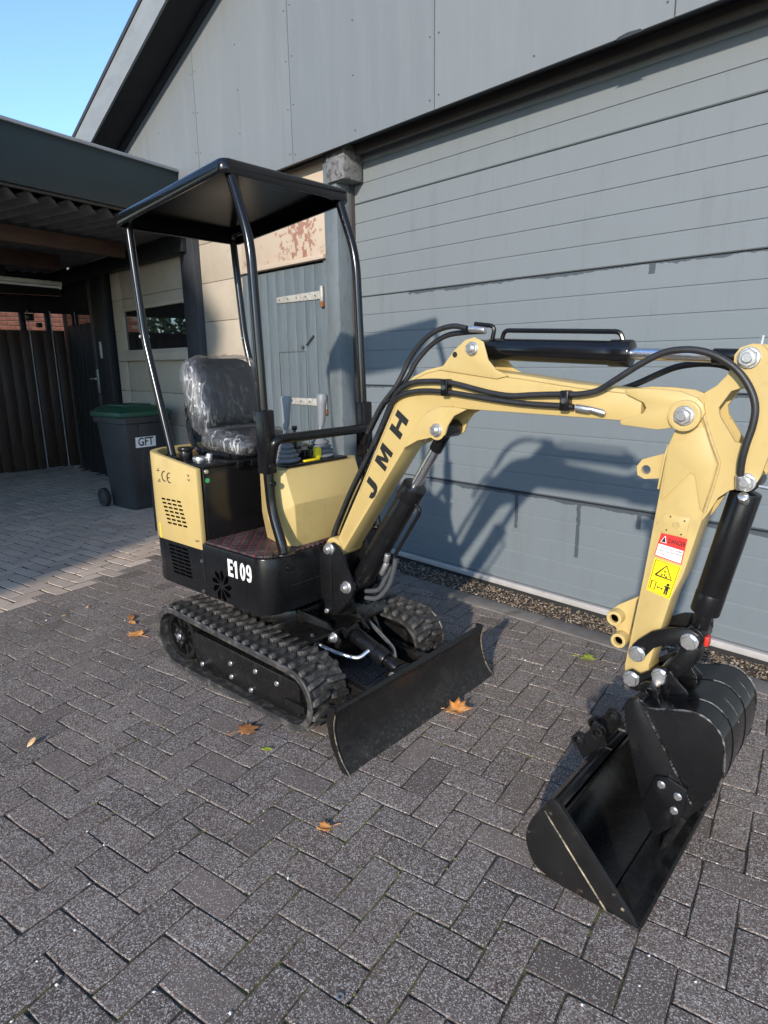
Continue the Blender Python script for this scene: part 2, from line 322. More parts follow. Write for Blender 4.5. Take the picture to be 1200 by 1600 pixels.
def lintel_mat():
    """sunned beige boards with old red paint showing through where it flakes"""
    mt, nt, b = _new('flaking_beige_boards')
    geo = N(nt, 'NewGeometry'); p = geo.outputs['Position']
    sx = N(nt, 'SeparateXYZ'); nt.links.new(p, sx.inputs[0])
    c = mixc(nt, noise_(nt, p, 5, 5), (0.437, 0.342, 0.252), (0.494, 0.408, 0.314))
    vd = N(nt, 'VectorMath'); vd.operation = 'DISTANCE'; vd.inputs[1].default_value = (-4.28, 3.19, 2.48); nt.links.new(p, vd.inputs[0])
    mask = math_(nt, 'SUBTRACT', 1.0, ramp(nt, vd.outputs['Value'], 0.08, 0.42))
    fl = noise_(nt, p, 17, 5, 0.65)
    thr = math_(nt, 'MULTIPLY_ADD', mask, 0.24); nt.links.new(fl, nt.nodes[-1].inputs[2])
    f = ramp(nt, thr, 0.695, 0.73)
    c = mixc(nt, math_(nt, 'MULTIPLY', f, 0.8), c, (0.25, 0.095, 0.055))
    edge = math_(nt, 'SUBTRACT', 1.0, ramp(nt, math_(nt, 'ABSOLUTE', math_(nt, 'SUBTRACT', sx.outputs['Z'], 2.29)), 0.0, 0.05))
    c = mixc(nt, math_(nt, 'MULTIPLY', math_(nt, 'MULTIPLY', edge, ramp(nt, fl, 0.5, 0.6)), 0.5), c, (0.26, 0.11, 0.065))
    nt.links.new(c, b.inputs['Base Color']); b.inputs['Roughness'].default_value = 0.75
    bump_(nt, b, f, 0.4, 0.002)
    return mt
MT['lintel'] = lintel_mat()

def mat_floor():
    """black quilted vinyl mat with red diamond stitching"""
    mt, nt, b = _new('quilted_floor_mat')
    tc = N(nt, 'TexCoord'); sx = N(nt, 'SeparateXYZ'); nt.links.new(tc.outputs['Object'], sx.inputs[0])
    def lines(sgn):
        a = math_(nt, 'MULTIPLY_ADD', sx.outputs['Y'], sgn); nt.links.new(sx.outputs['X'], nt.nodes[-1].inputs[2])
        fr = math_(nt, 'FRACT', math_(nt, 'MULTIPLY', math_(nt, 'ADD', a, 10.0), 17.0))
        return math_(nt, 'ABSOLUTE', math_(nt, 'SUBTRACT', fr, 0.5))
    l = math_(nt, 'MAXIMUM', lines(1.0), lines(-1.0))
    f = math_(nt, 'GREATER_THAN', l, 0.465)
    dash = math_(nt, 'GREATER_THAN', math_(nt, 'FRACT', math_(nt, 'MULTIPLY', sx.outputs['X'], 150.0)), 0.3)
    c = mixc(nt, math_(nt, 'MULTIPLY', f, dash), mixc(nt, ramp(nt, noise_(nt, tc.outputs['Object'], 9, 5), 0.4, 0.7), (0.022, 0.019, 0.02), (0.075, 0.062, 0.06)), (0.26, 0.02, 0.035))
    nt.links.new(c, b.inputs['Base Color']); b.inputs['Roughness'].default_value = 0.5
    h = math_(nt, 'SUBTRACT', 1.0, ramp(nt, l, 0.25, 0.5)); bump_(nt, b, h, 0.8, 0.006)
    return mt
MT['mat'] = mat_floor()

def leaf_mat(name, a, bb):
    mt, nt, b = _new(name)
    v = coord(nt); c = mixc(nt, ramp(nt, noise_(nt, v, 30, 5, 0.6), 0.35, 0.65), a, bb)
    nt.links.new(c, b.inputs['Base Color']); b.inputs['Roughness'].default_value = 0.55
    bump_(nt, b, noise_(nt, v, 120, 3), 0.4, 0.002)
    return mt
MT['leaf_o'] = leaf_mat('orange_leaf', (0.74, 0.27, 0.055), (0.80, 0.40, 0.14))
MT['leaf_b'] = leaf_mat('brown_leaf', (0.30, 0.11, 0.035), (0.45, 0.20, 0.07))
MT['leaf_t'] = leaf_mat('tan_leaf', (0.55, 0.33, 0.14), (0.68, 0.47, 0.25))
MT['leaf_g'] = leaf_mat('green_leaf', (0.22, 0.28, 0.03), (0.42, 0.42, 0.06))
MT['crown'] = leaf_mat('tree_leaves', (0.08, 0.14, 0.04), (0.20, 0.25, 0.09))

# ------------------------------------------------------------------ mesh helpers
class MB:
    def __init__(s): s.v = []; s.f = []
    def add(s, vs, fs):
        o = len(s.v); s.v += [tuple(x) for x in vs]; s.f += [tuple(i + o for i in f) for f in fs]; return s
    def box(s, c, d, rot=None):
        vs = []
        for z in (-.5, .5):
            for y in (-.5, .5):
                for x in (-.5, .5):
                    p = Vector((x * d[0], y * d[1], z * d[2]))
                    if rot is not None: p = rot @ p
                    vs.append(p + Vector(c))
        return s.add(vs, [(0, 2, 3, 1), (4, 5, 7, 6), (0, 1, 5, 4), (2, 6, 7, 3), (0, 4, 6, 2), (1, 3, 7, 5)])
    def span(s, a, b):
        return s.box([(a[i] + b[i]) / 2 for i in range(3)], [abs(b[i] - a[i]) for i in range(3)])
    def prism(s, poly, v0, v1, holes=(), axis='v'):
        """polygon in (u,z) pushed along v from v0 to v1"""
        def P(p, d):
            if axis == 'v': return (p[0], d, p[1])
            if axis == 'z': return (p[0], p[1], d)
            return (d, p[0], p[1])
        loops = [list(poly)] + [list(h) for h in holes]
        flat = [p for l in loops for p in l]; n = len(flat)
        if holes:
            tris = tessellate_polygon([[Vector((p[0], p[1], 0)) for p in l] for l in loops])
            ft = [tuple(t) for t in tris]
        else: ft = [tuple(range(n))]
        vs = [P(p, v0) for p in flat] + [P(p, v1) for p in flat]
        fs = list(ft) + [tuple(i + n for i in reversed(t)) for t in ft]
        k = 0
        for l in loops:
            q = len(l)
            for i in range(q): a, b = k + i, k + (i + 1) % q; fs.append((a, b, b + n, a + n))
            k += q
        return s.add(vs, fs)
    def tube(s, pts, r, n=10, closed_caps=True, rr=None):
        pts = [Vector(p) for p in pts]; m_ = len(pts)
        T = []
        for i in range(m_):
            a = pts[max(0, i - 1)]; b = pts[min(m_ - 1, i + 1)]; T.append((b - a).normalized())
        up = Vector((0, 0, 1)) if abs(T[0].z) < 0.9 else Vector((1, 0, 0))
        nrm = T[0].cross(up).normalized(); vs = []
        for i in range(m_):
            nrm = (nrm - T[i] * nrm.dot(T[i])).normalized(); bi = T[i].cross(nrm)
            q = rr[i] if rr else r
            for k in range(n):
                a = 2 * math.pi * k / n; vs.append(pts[i] + (nrm * math.cos(a) + bi * math.sin(a)) * q)
        fs = []
        for i in range(m_ - 1):
            for k in range(n):
                k2 = (k + 1) % n; fs.append((i * n + k, i * n + k2, (i + 1) * n + k2, (i + 1) * n + k))
        if closed_caps: fs.append(tuple(range(n - 1, -1, -1))); fs.append(tuple((m_ - 1) * n + k for k in range(n)))
        return s.add(vs, fs)
    def cyl(s, a, b, r, n=20): return s.tube([a, b], r, n)
    def ring(s, a, b, r0, r1, n=20):
        """hollow sleeve"""
        a = Vector(a); b = Vector(b); t = (b - a).normalized(); up = Vector((0, 0, 1)) if abs(t.z) < .9 else Vector((1, 0, 0))
        x = t.cross(up).normalized(); y = t.cross(x); vs = []
        for c in (a, b):
            for r in (r0, r1):
                for k in range(n):
                    g = 2 * math.pi * k / n; vs.append(c + (x * math.cos(g) + y * math.sin(g)) * r)
        fs = []
        for k in range(n):
            q = (k + 1) % n
            fs += [(k, q, n + q, n + k), (2 * n + k, 3 * n + k, 3 * n + q, 2 * n + q), (n + k, n + q, 3 * n + q, 3 * n + k), (k, 2 * n + k, 2 * n + q, q)]
        return s.add(vs, fs)
    def mesh(s, name, bevel=0.0, seg=2, angle=35, smooth=True):
        me = bpy.data.meshes.new(name); me.from_pydata(s.v, [], s.f)
        bm = bmesh.new(); bm.from_mesh(me)
        bmesh.ops.recalc_face_normals(bm, faces=bm.faces)
        if bevel:
            es = [e for e in bm.edges if len(e.link_faces) == 2 and e.calc_face_angle(0) > R_(angle)]
            if es: bmesh.ops.bevel(bm, geom=es, offset=bevel, segments=seg, profile=0.5, affect='EDGES', clamp_overlap=True)
        bm.to_mesh(me); bm.free()
        if smooth:
            me.shade_smooth(); me.set_sharp_from_angle(angle=R_(angle))
        return me
    def build(s, name, mt, parent=None, bevel=0.0, seg=2, angle=35, smooth=True):
        return obj(name, s.mesh(name, bevel, seg, angle, smooth), mt, parent)

def obj(name, me, mt, parent=None, loc=None, rot=None, scale=None):
    o = bpy.data.objects.new(name, me); col.objects.link(o)
    if mt is not None and not me.materials: me.materials.append(MT[mt] if isinstance(mt, str) else mt)
    if parent is not None: o.parent = parent
    if loc is not None: o.location = loc
    if rot is not None: o.rotation_euler = rot
    if scale is not None: o.scale = scale
    return o
def empty(name, loc=(0, 0, 0), rz=0, parent=None):
    o = bpy.data.objects.new(name, None); col.objects.link(o); o.location = loc; o.rotation_euler = (0, 0, rz); o.empty_display_size = 0.1
    if parent: o.parent = parent
    return o
def tag(o, label=None, cat=None, group=None, kind=None):
    if label: o['label'] = label
    if cat: o['category'] = cat
    if group: o['group'] = group
    if kind: o['kind'] = kind
    return o
def smooth_path(pts, sub=6):
    pts = [Vector(p) for p in pts]; P = [2 * pts[0] - pts[1]] + pts + [2 * pts[-1] - pts[-2]]; out = []
    for i in range(1, len(P) - 2):
        for k in range(sub):
            t = k / sub; a, b, c, d = P[i - 1], P[i], P[i + 1], P[i + 2]
            out.append(0.5 * ((2 * b) + (c - a) * t + (2 * a - 5 * b + 4 * c - d) * t * t + (3 * b - a - 3 * c + d) * t ** 3))
    out.append(pts[-1]); return out
def fillet(pts, r, n=5):
    """round the inner corners of a polyline"""
    pts = [Vector(p) for p in pts]; out = [pts[0]]
    for i in range(1, len(pts) - 1):
        a, b, c = pts[i - 1], pts[i], pts[i + 1]
        d1 = (a - b); d2 = (c - b); q = min(r, d1.length * .45, d2.length * .45)
        p0 = b + d1.normalized() * q; p1 = b + d2.normalized() * q
        for k in range(n + 1):
            t = k / n; out.append((1 - t) ** 2 * p0 + 2 * t * (1 - t) * b + t * t * p1)
    out.append(pts[-1]); return out
def UV(pts, v): return [(p[0], v, p[1]) for p in pts]
def text_obj(name, s, size, mt, parent, mtx, bold=0.0, extrude=0.0004, shear=0.0, sx=1.0, align='CENTER'):
    cu = bpy.data.curves.new(name, 'FONT'); cu.body = s; cu.size = size; cu.offset = bold; cu.extrude = extrude; cu.shear = shear
    cu.align_x = align; cu.align_y = 'CENTER'; cu.resolution_u = 3
    t = bpy.data.objects.new(name + '_curve', cu); col.objects.link(t)
    bpy.context.view_layer.update()
    me = bpy.data.meshes.new_from_object(t); bpy.data.objects.remove(t); me.materials.clear()
    me.transform(Matrix.Diagonal((sx, 1, 1, 1))); me.transform(mtx)
    return obj(name, me, mt, parent)
def side_mtx(u, v, z, ang=0.0):
    """text plane facing -v (towards the photographer), reading along +u, turned by ang"""
    return Matrix.Translation((u, v, z)) @ Matrix.Rotation(-ang, 4, 'Y') @ Matrix.Rotation(R_(90), 4, 'X')
def circle(c, r, n=16): return [(c[0] + r * math.cos(2 * math.pi * k / n), c[1] + r * math.sin(2 * math.pi * k / n)) for k in range(n)]
_bolt = {}
def bolt(parent, p, r=0.02, axis=(0, -1, 0), mt='zinc', name='bolt', style='nut'):
    """washer, hexagon head and thread end"""
    key = (round(r, 4), style)
    if key not in _bolt:
        b = MB(); b.cyl((0, 0, -0.25 * r), (0, 0, 0.12 * r), 1.15 * r, 18)
        b.cyl((0, 0, 0.12 * r), (0, 0, 0.62 * r), 1.0 * r, 6)
        if style == 'nut': b.cyl((0, 0, .62 * r), (0, 0, 1.05 * r), .55 * r, 12)
        _bolt[key] = b.mesh('bolt', 0.07 * r, 1)
    me = _bolt[key]
    q = Vector(axis).to_track_quat('Z', 'Y')
    o = obj(name, me, mt, parent, p); o.rotation_mode = 'QUATERNION'; o.rotation_quaternion = q
    return o

# ================================================================== SETTING: ground
PA = R_(12.5); PW = 0.1052
ex = Vector((math.cos(PA), math.sin(PA))); ey = Vector((-math.sin(PA), math.cos(PA)))
A0 = Vector([(-1.967,0.518)][0])
ground = MB(); S_ = 70
ground.add([(-S_, -S_, -0.0032), (S_, -S_, -0.0032), (S_, S_, -0.007), (-S_, S_, -0.0032)], [(0, 1, 2, 3)])
ground = ground.build('ground', 'joint'); tag(ground, kind='structure')
KA, KB = Vector((-3.08, 2.917)), Vector((-0.696, 2.989)); KD = (KB - KA).normalized(); KN = Vector((-KD.y, KD.x))
BND = Vector((-4.36, 1.1)); BD = Vector((-math.sin(R_(20)), math.cos(R_(20))))
def project(p):
    d = Vector((p[0], p[1], p[2] if len(p) > 2 else 0)) - CAM
    q = [sum(RW[i][k] * d[k] for k in range(3)) for i in range(3)]
    if q[2] < 0.05: return None
    return 600 + 1000 * q[0] / q[2], 800 + 1000 * q[1] / q[2], q[2]
pav = {0: [], 1: []}
for i in range(-110, 60):
    for j in range(-60, 60):
        r = (i + j) % 4
        if r == 0: c = (i + 1.0, j + 0.5, 0)
        elif r == 2: c = (i + 0.5, j + 1.0, 1)
        else: continue
        w = A0 + ex * (c[0] * PW) + ey * (c[1] * PW)
        if not (-10.2 < w.x < 2.6 and -1.3 < w.y < 3.35): continue
        kd = (w - KA).dot(KN)
        zone = 1 if (w - BND).dot(Vector((BD.y, -BD.x))) < 0 else 0
        if w.x > -5.9 and kd > 0.10: continue
        if w.x <= -5.9 and w.y > 3.2: continue
        pr = project((w.x, w.y, 0))
        area = 0
        if pr and -30 < pr[0] < 1230 and -30 < pr[1] < 1630:
            area = 1.0 / pr[2] ** 3
        pav[zone].append((area, w.x, w.y, c[2]))
def paver_mb(seed, gap=.0042):
    r2 = random.Random(seed); L, W, H, b = PW * 2 - gap, PW - gap, 0.05, 0.0022
    loop = [(-1, -1), (-.33, -1), (.33, -1), (1, -1), (1, 0), (1, 1), (.33, 1), (-.33, 1), (-1, 1), (-1, 0)]
    top, mid, bot = [], [], []
    for (sx, sy) in loop:
        cor = abs(sx) == 1 and abs(sy) == 1
        jx, jy = r2.uniform(-.0012, .0012), r2.uniform(-.0012, .0012); k = b * r2.uniform(.7, 1.5) * (1.5 if cor else 1)
        x, y = sx * L / 2 + jx, sy * W / 2 + jy
        if cor and r2.random() < .3: x -= sx * .003; y -= sy * .003
        top.append((x - (k if sx > .9 else -k if sx < -.9 else 0), y - (k if sy > .9 else -k if sy < -.9 else 0), r2.uniform(-.0004, .0004))); mid.append((x, y, -b)); bot.append((x, y, -H))
    n = len(loop); vs = top + mid + bot; fs = [tuple(range(n))]
    for k in range(n):
        q = (k + 1) % n; fs += [(k, n + k, n + q, q), (n + k, 2 * n + k, 2 * n + q, n + q)]
    return MB().add(vs, fs)
for zone, (nm, m1, m2) in enumerate((('driveway', 'pv', 'pv_s'), ('carport_floor', 'pl', 'pl_s'))):
    lst = sorted(pav[zone], reverse=True); pvar = [paver_mb(k, .0042 if zone == 0 else .012) for k in range(8)]
    root = empty(nm); tag(root, kind='structure')
    meshes = [p.mesh('paver', smooth=False) for p in pvar]
    rest = MB()
    for n, (a, x, y, vert) in enumerate(lst):
        k = rnd.randrange(8); rz = PA + (math.pi / 2 if vert else 0) + rnd.uniform(-.006, .006) + rnd.choice((0, math.pi))
        z = rnd.uniform(-0.0016, 0.0012); tx, ty = rnd.uniform(-.010, .010), rnd.uniform(-.008, .008)
        if n < 300 and a > 0:
            obj('paver', meshes[k], m1, root, (x, y, z), (tx, ty, rz))
        else:
            M4 = Matrix.Translation((x, y, z)) @ Matrix.Rotation(rz, 4, 'Z') @ Matrix.Rotation(ty, 4, 'Y') @ Matrix.Rotation(tx, 4, 'X')
            rest.add([M4 @ Vector(q) for q in pvar[k].v], pvar[k].f)
    o = rest.build('distant_pavers', m2, root, smooth=False); tag(o, kind='stuff')
# kerb slabs along the garage
kroot = empty('kerb'); tag(kroot, kind='structure')
x = -5.8
kang = math.atan2(KD.y, KD.x)
while x < 2.4:
    L = 0.98
    a = KA + KD * ((x + L / 2 - KA.x) / KD.x) + KN * 0.068
    mb = MB().box((0, 0, 0), (L - 0.008, 0.135, 0.12))
    obj('kerb_slab', mb.mesh('kerb_slab', 0.006, 2), 'kerb', kroot, (a.x, a.y, -0.054 + rnd.uniform(-.001, .002)), (0, 0, kang)); x += L
# gravel strip
g0 = MB(); r3 = random.Random(5)
for k in range(11000):
    X = r3.uniform(-5.0, 2.2); yk = KA.y + (X - KA.x) * KD.y / KD.x + 0.14
    Y = r3.uniform(yk, 3.30)
    s = r3.choice((.003, .0045, .006, .0085)) * r3.uniform(.7, 1.2); a = r3.uniform(0, 6.28)
    vs = []
    for (px, py, pz) in ((1, 0, 0), (-1, 0, 0), (0, 1, 0), (0, -1, 0), (0, 0, 1), (0, 0, -1)):
        q = s * r3.uniform(.7, 1.25); vs.append((X + (px * math.cos(a) - py * math.sin(a)) * q, Y + (px * math.sin(a) + py * math.cos(a)) * q, 0.001 + pz * q * .6 + s * .3))
    g0.add(vs, [(0, 2, 4), (2, 1, 4), (1, 3, 4), (3, 0, 4), (2, 0, 5), (1, 2, 5), (3, 1, 5), (0, 3, 5)])
tag(g0.build('gravel', 'gravel', smooth=False), 'brown gravel strip along the foot of the garage door', 'gravel', kind='stuff')

# ================================================================== GARAGE
DY = 3.304
garage = tag(empty('garage', (-1.7, 3.3, 0)), 'grey garage with sectional door and clad gable', 'garage')
GI = Matrix.Translation((1.7, -3.3, 0))
def gpart(mb, name, mt, parent=garage, bevel=0.0, **k):
    me = mb.mesh(name, bevel, **k)
    if parent is garage: me.transform(GI); return obj(name, me, mt, garage)
    me.transform(GI); return obj(name, me, mt, parent)
# sectional door
gd = gpart(MB().span((-3.76, DY + .03, 0.06), (1.2, DY + .06, 2.95)), 'garage_door', 'soffit')
PZ = 0.6345; RIB = PZ / 5
zj = 2.562
sections = [(zj, 2.95), (zj - PZ, zj), (zj - 2 * PZ, zj - PZ), (zj - 3 * PZ, zj - 2 * PZ), (0.066, zj - 3 * PZ)]
for (z0, z1) in sections:
    mb = MB(); prof = [(DY + .028, z0 + .0025)]
    zz = z0 + .0025; prof.append((DY + .006, zz)); prof.append((DY, zz + .005))
    ribs = []
    base = zj - 3 * PZ if z0 < 0.1 else z0
    k = 1
    if z0 < 0.1: ribs = [base - RIB * q for q in (4, 3, 2, 1)]
    else: ribs = [base + RIB * q for q in (1, 2, 3, 4)]
    for rz in ribs:
        if z0 + .02 < rz < z1 - .02:
            prof += [(DY, rz - .012), (DY + .0055, rz - .0015), (DY + .0055, rz - .0005), (DY, rz + .0012)]
    prof += [(DY, z1 - .007), (DY + .006, z1 - .0025), (DY + .028, z1 - .0025)]
    n = len(prof); vs = [(-3.73, y, z) for y, z in prof] + [(1.2, y, z) for y, z in prof]
    fs = [(i, i + 1, n + i + 1, n + i) for i in range(n - 1)] + [tuple(range(n)), tuple(range(2 * n - 1, n - 1, -1))]
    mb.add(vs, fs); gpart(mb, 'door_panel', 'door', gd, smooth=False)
gpart(MB().span((-3.72, DY - .028, .031), (1.2, DY + .02, .066)), 'bottom_strip', 'sill_white', gd, .003)
gpart(MB().span((-3.72, DY - .014, -.01), (1.2, DY + .01, .031)), 'bottom_seal', 'seal', gd)
gpart(MB().span((-3.747, DY - .035, 0), (-3.731, DY + .03, 2.8)), 'door_jamb_trim', 'frame_brown')
# back wall
gpart(MB().span((-9.8, 3.36, 0), (3.0, 3.46, 3.0)), 'wall', 'beige')
# header beam above the door
gpart(MB().span((-3.62, 3.12, 2.90), (2.4, 3.30, 3.08)), 'door_header', 'soffit')
gpart(MB().span((-3.60, 3.20, 2.845), (2.4, 3.235, 2.90)), 'header_rail', 'frame_brown')
# post and block
gpart(MB().span((-3.892, 3.147, 0), (-3.748, 3.33, 2.9)), 'door_post', 'post_gray', bevel=.005)
gpart(MB().span((-3.822, 3.12, 2.69), (-3.628, 3.29, 2.93)), 'corbel_block', 'corbel', bevel=.006)
gpart(MB().span((1.2, 3.147, 0), (1.34, 3.33, 2.9)), 'door_post', 'post_gray', bevel=.005)
gpart(MB().span((1.34, 3.2, 0), (3.0, 3.3, 2.9)), 'wall_board', 'beige')
# gable cladding
GY = 3.06; SLOPE = 0.3346; RIDGE = -1.7
def roofz(X): return 3.608 + (min(X, 2 * RIDGE - X) + 6.978) * SLOPE
seams = [-8.3, -6.84, -5.466, -4.119, -2.7505, -1.389, -0.02, 1.35, 2.72, 4.2]
for a, b in zip(seams[:-1], seams[1:]):
    zb = 2.868; g = 0.0035
    a2, b2 = a + g, b - g
    top = [(b2, roofz(b2) + .05), (a2, roofz(a2) + .05)]
    if a2 < RIDGE < b2: top.insert(1, (RIDGE, roofz(RIDGE) + .05))
    poly = [(a2, zb), (b2, zb)] + top
    if roofz(a2) < zb: continue
    p = gpart(MB().prism(poly, GY, GY + .012), 'cladding_sheet', 'clad', smooth=False)
    # screws: pairs along both seams, single ones mid-sheet
    for k in range(9):
        zz = 2.93 + k * 0.305 + rnd.uniform(-.01, .01)
        for xs in (a2 + .03, (a2 + b2) / 2 + rnd.uniform(-.02, .02), b2 - .03):
            if zz < roofz(xs) - .05 and zz < 4.5:
                gpart(MB().cyl((xs, GY - .0035, zz), (xs, GY + .001, zz), .0045, 8), 'screw', 'bolt_dark', p)
gpart(MB().prism([(-8.3, 2.95), (4.2, 2.95), (4.2, 3.1), (RIDGE, roofz(RIDGE)), (-8.3, 3.1)], GY + .02, GY + .06), 'gable_backing', 'soffit')
gpart(MB().span((-8.3, GY + .013, 2.876), (4.2, GY + .05, 2.95)), 'gable_batten', 'soffit')
# a torn bit of roofing felt below the cladding edge
tx = [(-1.658,2.857),(-1.638,2.871),(-1.593,2.877),(-1.534,2.872),(-1.525,2.862)]
gpart(MB().prism([(tx[0][0], 2.86)] + tx + [(tx[-1][0] + .02, 2.86)], GY - .006, GY - .002), 'torn_felt', 'roof_felt')
# roof: two pitches with bargeboard and soffit
VY = 2.75
for s in (0, 1):
    def X_(x): return x if s == 0 else 2 * RIDGE - x
    xe = -9.6
    def pitch(y0, y1, o0, o1, name, mt, bevel=.0):
        return gpart(MB().prism([(X_(xe), roofz(xe) + o0), (RIDGE, roofz(RIDGE) + o0), (RIDGE, roofz(RIDGE) + o1), (X_(xe), roofz(xe) + o1)], y0, y1), name, mt, bevel=bevel)
    rf = pitch(VY - .03, 11, .235, .275, 'roof', 'roof_felt')
    gme = MB().prism([(X_(xe), roofz(xe) - .03), (RIDGE, roofz(RIDGE) - .03), (RIDGE, roofz(RIDGE) + .235), (X_(xe), roofz(xe) + .235)], VY - .02, VY)
    gpart(gme, 'bargeboard', 'bargeboard', rf)
    gpart(MB().prism([(X_(xe), roofz(xe) + .0), (RIDGE, roofz(RIDGE) + .0), (RIDGE, roofz(RIDGE) + .012), (X_(xe), roofz(xe) + .012)], VY, GY), 'soffit', 'soffit', rf)
    gpart(MB().prism([(X_(xe), roofz(xe) - .05), (RIDGE, roofz(RIDGE) - .05), (RIDGE, roofz(RIDGE) - .001), (X_(xe), roofz(xe) - .001)], GY - .035, GY), 'verge_batten', 'dark_post', rf)
gpart(MB().span((-8.3, 3.46, 0), (-8.2, 10.8, 3.2)), 'wall', 'beige')
# beige boards round the side door
WY = 3.20
zj_ = [0.0, 0.13, 0.475, 0.82, 1.165, 1.51, 1.855, 2.205, 2.55, 2.9]
for (xa, xb) in ((-5.835, -5.10), (-7.72, -6.1), (-8.02, -7.75)):
    if xa == -7.72: gpart(MB().span((xa, WY, 2.112), (xb, WY + .02, 2.203)), 'wall_board', 'beige', bevel=.003)
    for z0, z1 in zip(zj_[:-1], zj_[1:]):
        if xa == -7.72 and (1.51 <= z0 < 2.05): continue
        gpart(MB().span((xa, WY, z0 + .002), (xb, WY + .02, z1 - .002)), 'wall_board', 'beige', bevel=.003)
for z0, z1 in ((2.245, 2.55), (2.55, 2.9)):
    gpart(MB().span((-5.10, WY - .005, z0 + .002), (-3.893, WY + .02, z1 - .002)), 'lintel_board', 'lintel', bevel=.003)
gpart(MB().span((-5.15, WY - .045, 2.212), (-3.93, WY + .01, 2.246)), 'drip_board', 'lintel', bevel=.004)
gpart(MB().span((-6.1, 3.13, 0), (-5.835, 3.3, 2.9)), 'corner_post', 'dark_post', bevel=.006)
# side door
sdr = gpart(MB().span((-5.10, WY + .03, 0), (-3.9, WY + .05, 2.21)), 'side_door', 'soffit')
xs = [-5.015 + k * (1.04 / 8) for k in range(9)]
for a, b in zip(xs[:-1], xs[1:]):
    gpart(MB().span((a + .0022, WY + .004 + rnd.uniform(0, .002), .03), (b - .0022, WY + .03, 2.195)), 'plank', 'plank_gray', sdr, .003)
gpart(MB().span((-5.10, WY - .015, 0), (-5.018, WY + .03, 2.21)), 'door_frame', 'plank_gray', sdr, .003)
gpart(MB().span((-3.972, WY - .012, 0), (-3.893, WY + .03, 2.21)), 'door_frame', 'post_gray', sdr, .003)
for zc in (1.966, 1.155):
    h = gpart(MB().prism([(-4.61, zc - .02), (-4.61, zc + .02), (-4.58, zc + .024), (-4.02, zc + .03), (-4.02, zc - .03), (-4.58, zc - .024)], WY - .006, WY + .003), 'strap_hinge', 'rust_hinge', sdr, .001)
    gpart(MB().cyl((-4.0, WY - .012, zc - .05), (-4.0, WY - .012, zc + .06), .016, 12), 'hinge_knuckle', 'rust_hinge', sdr, .001)
    gpart(MB().cyl((-4.0, WY - .012, zc - .09), (-4.0, WY - .012, zc - .051), .02, 10), 'rusty_hinge_pin', 'rust', sdr, .001)
    for q in range(5):
        gpart(MB().cyl((-4.57 + q * .12, WY - .010, zc + rnd.uniform(-.006, .006)), (-4.57 + q * .12, WY - .004, zc), .009, 8), 'hinge_screw', 'zinc', sdr)
for (a, b, c, d) in ((-4.62, 1.55, -4.25, 1.553), (-4.62, .7, -4.617, 1.55), (-4.253, .7, -4.25, 1.55)):   # sawn hatch in the planks
    gpart(MB().span((a, WY + .0015, b), (c if c != a else a + .004, WY + .0045, d)), 'sawn_hatch_line', 'soffit', sdr)
gpart(MB().cyl((-4.22, WY - .015, 1.60), (-4.13, WY - .01, 1.67), .007, 8).cyl((-4.28, WY - .012, 1.585), (-4.28, WY + .004, 1.585), .014, 10), 'hatch_latch', 'bolt_dark', sdr)
gpart(MB().span((-4.95, WY - .02, 1.12), (-4.92, WY + .005, 1.30)).cyl((-4.935, WY - .055, 1.22), (-4.935, WY, 1.22), .011, 8).cyl((-4.935, WY - .055, 1.22), (-4.84, WY - .055, 1.22), .009, 8), 'door_handle', 'zinc', sdr, .002)
# window in the side wall
wi = gpart(MB().span((-7.72, WY + .035, 1.55), (-6.1, WY + .06, 2.2)), 'window', 'soffit')
gpart(MB().span((-7.69, WY + .0, 1.632), (-6.12, WY + .008, 2.066)), 'pane', 'glass', wi)
for (a, b) in (((-7.76, WY - .02, 1.60), (-7.69, WY + .02, 2.10)), ((-6.12, WY - .02, 1.60), (-6.1, WY + .02, 2.10)), ((-7.69, WY - .02, 1.597), (-6.12, WY + .02, 1.632)), ((-7.69, WY - .02, 2.066), (-6.12, WY + .02, 2.11))):
    gpart(MB().span(a, b), 'window_frame', 'beige', wi, .003)
gpart(MB().span((-7.82, WY - .07, 1.51), (-6.1, WY + .02, 1.597)), 'window_sill', 'beige', wi, .008)
# dark door at the end of that wall
dd = gpart(MB().span((-9.9, WY + .03, 0), (-8.02, WY + .06, 2.6)), 'back_door', 'black_wood')
for k in range(7):
    gpart(MB().span((-9.62 + k * .135, WY, .05), (-9.489 + k * .135, WY + .028, 1.99)), 'plank', 'black_wood', dd, .004)
gpart(MB().span((-9.62, WY - .004, 2.0), (-8.68, WY + .02, 2.2)), 'door_light', 'glass', dd)
gpart(MB().span((-8.66, WY - .05, 0), (-8.52, WY + .02, 2.5)), 'door_frame', 'frame_brown', dd, .004)
gpart(MB().span((-8.45, WY - .09, 0), (-8.06, WY + .02, 2.6)), 'corner_panel', 'black_wood', dd, .006)
gpart(MB().span((-8.62, WY - .065, 1.12), (-8.56, WY - .05, 1.42)).cyl((-8.59, WY - .11, 1.30), (-8.59, WY - .05, 1.30), .014, 8).cyl((-8.70, WY - .11, 1.30), (-8.50, WY - .11, 1.30), .012, 8), 'lock_plate', 'zinc', dd, .003)
gpart(MB().span((-8.30, WY - .11, 1.55), (-8.25, WY - .09, 1.75)), 'switch_box', 'alu', dd, .004)

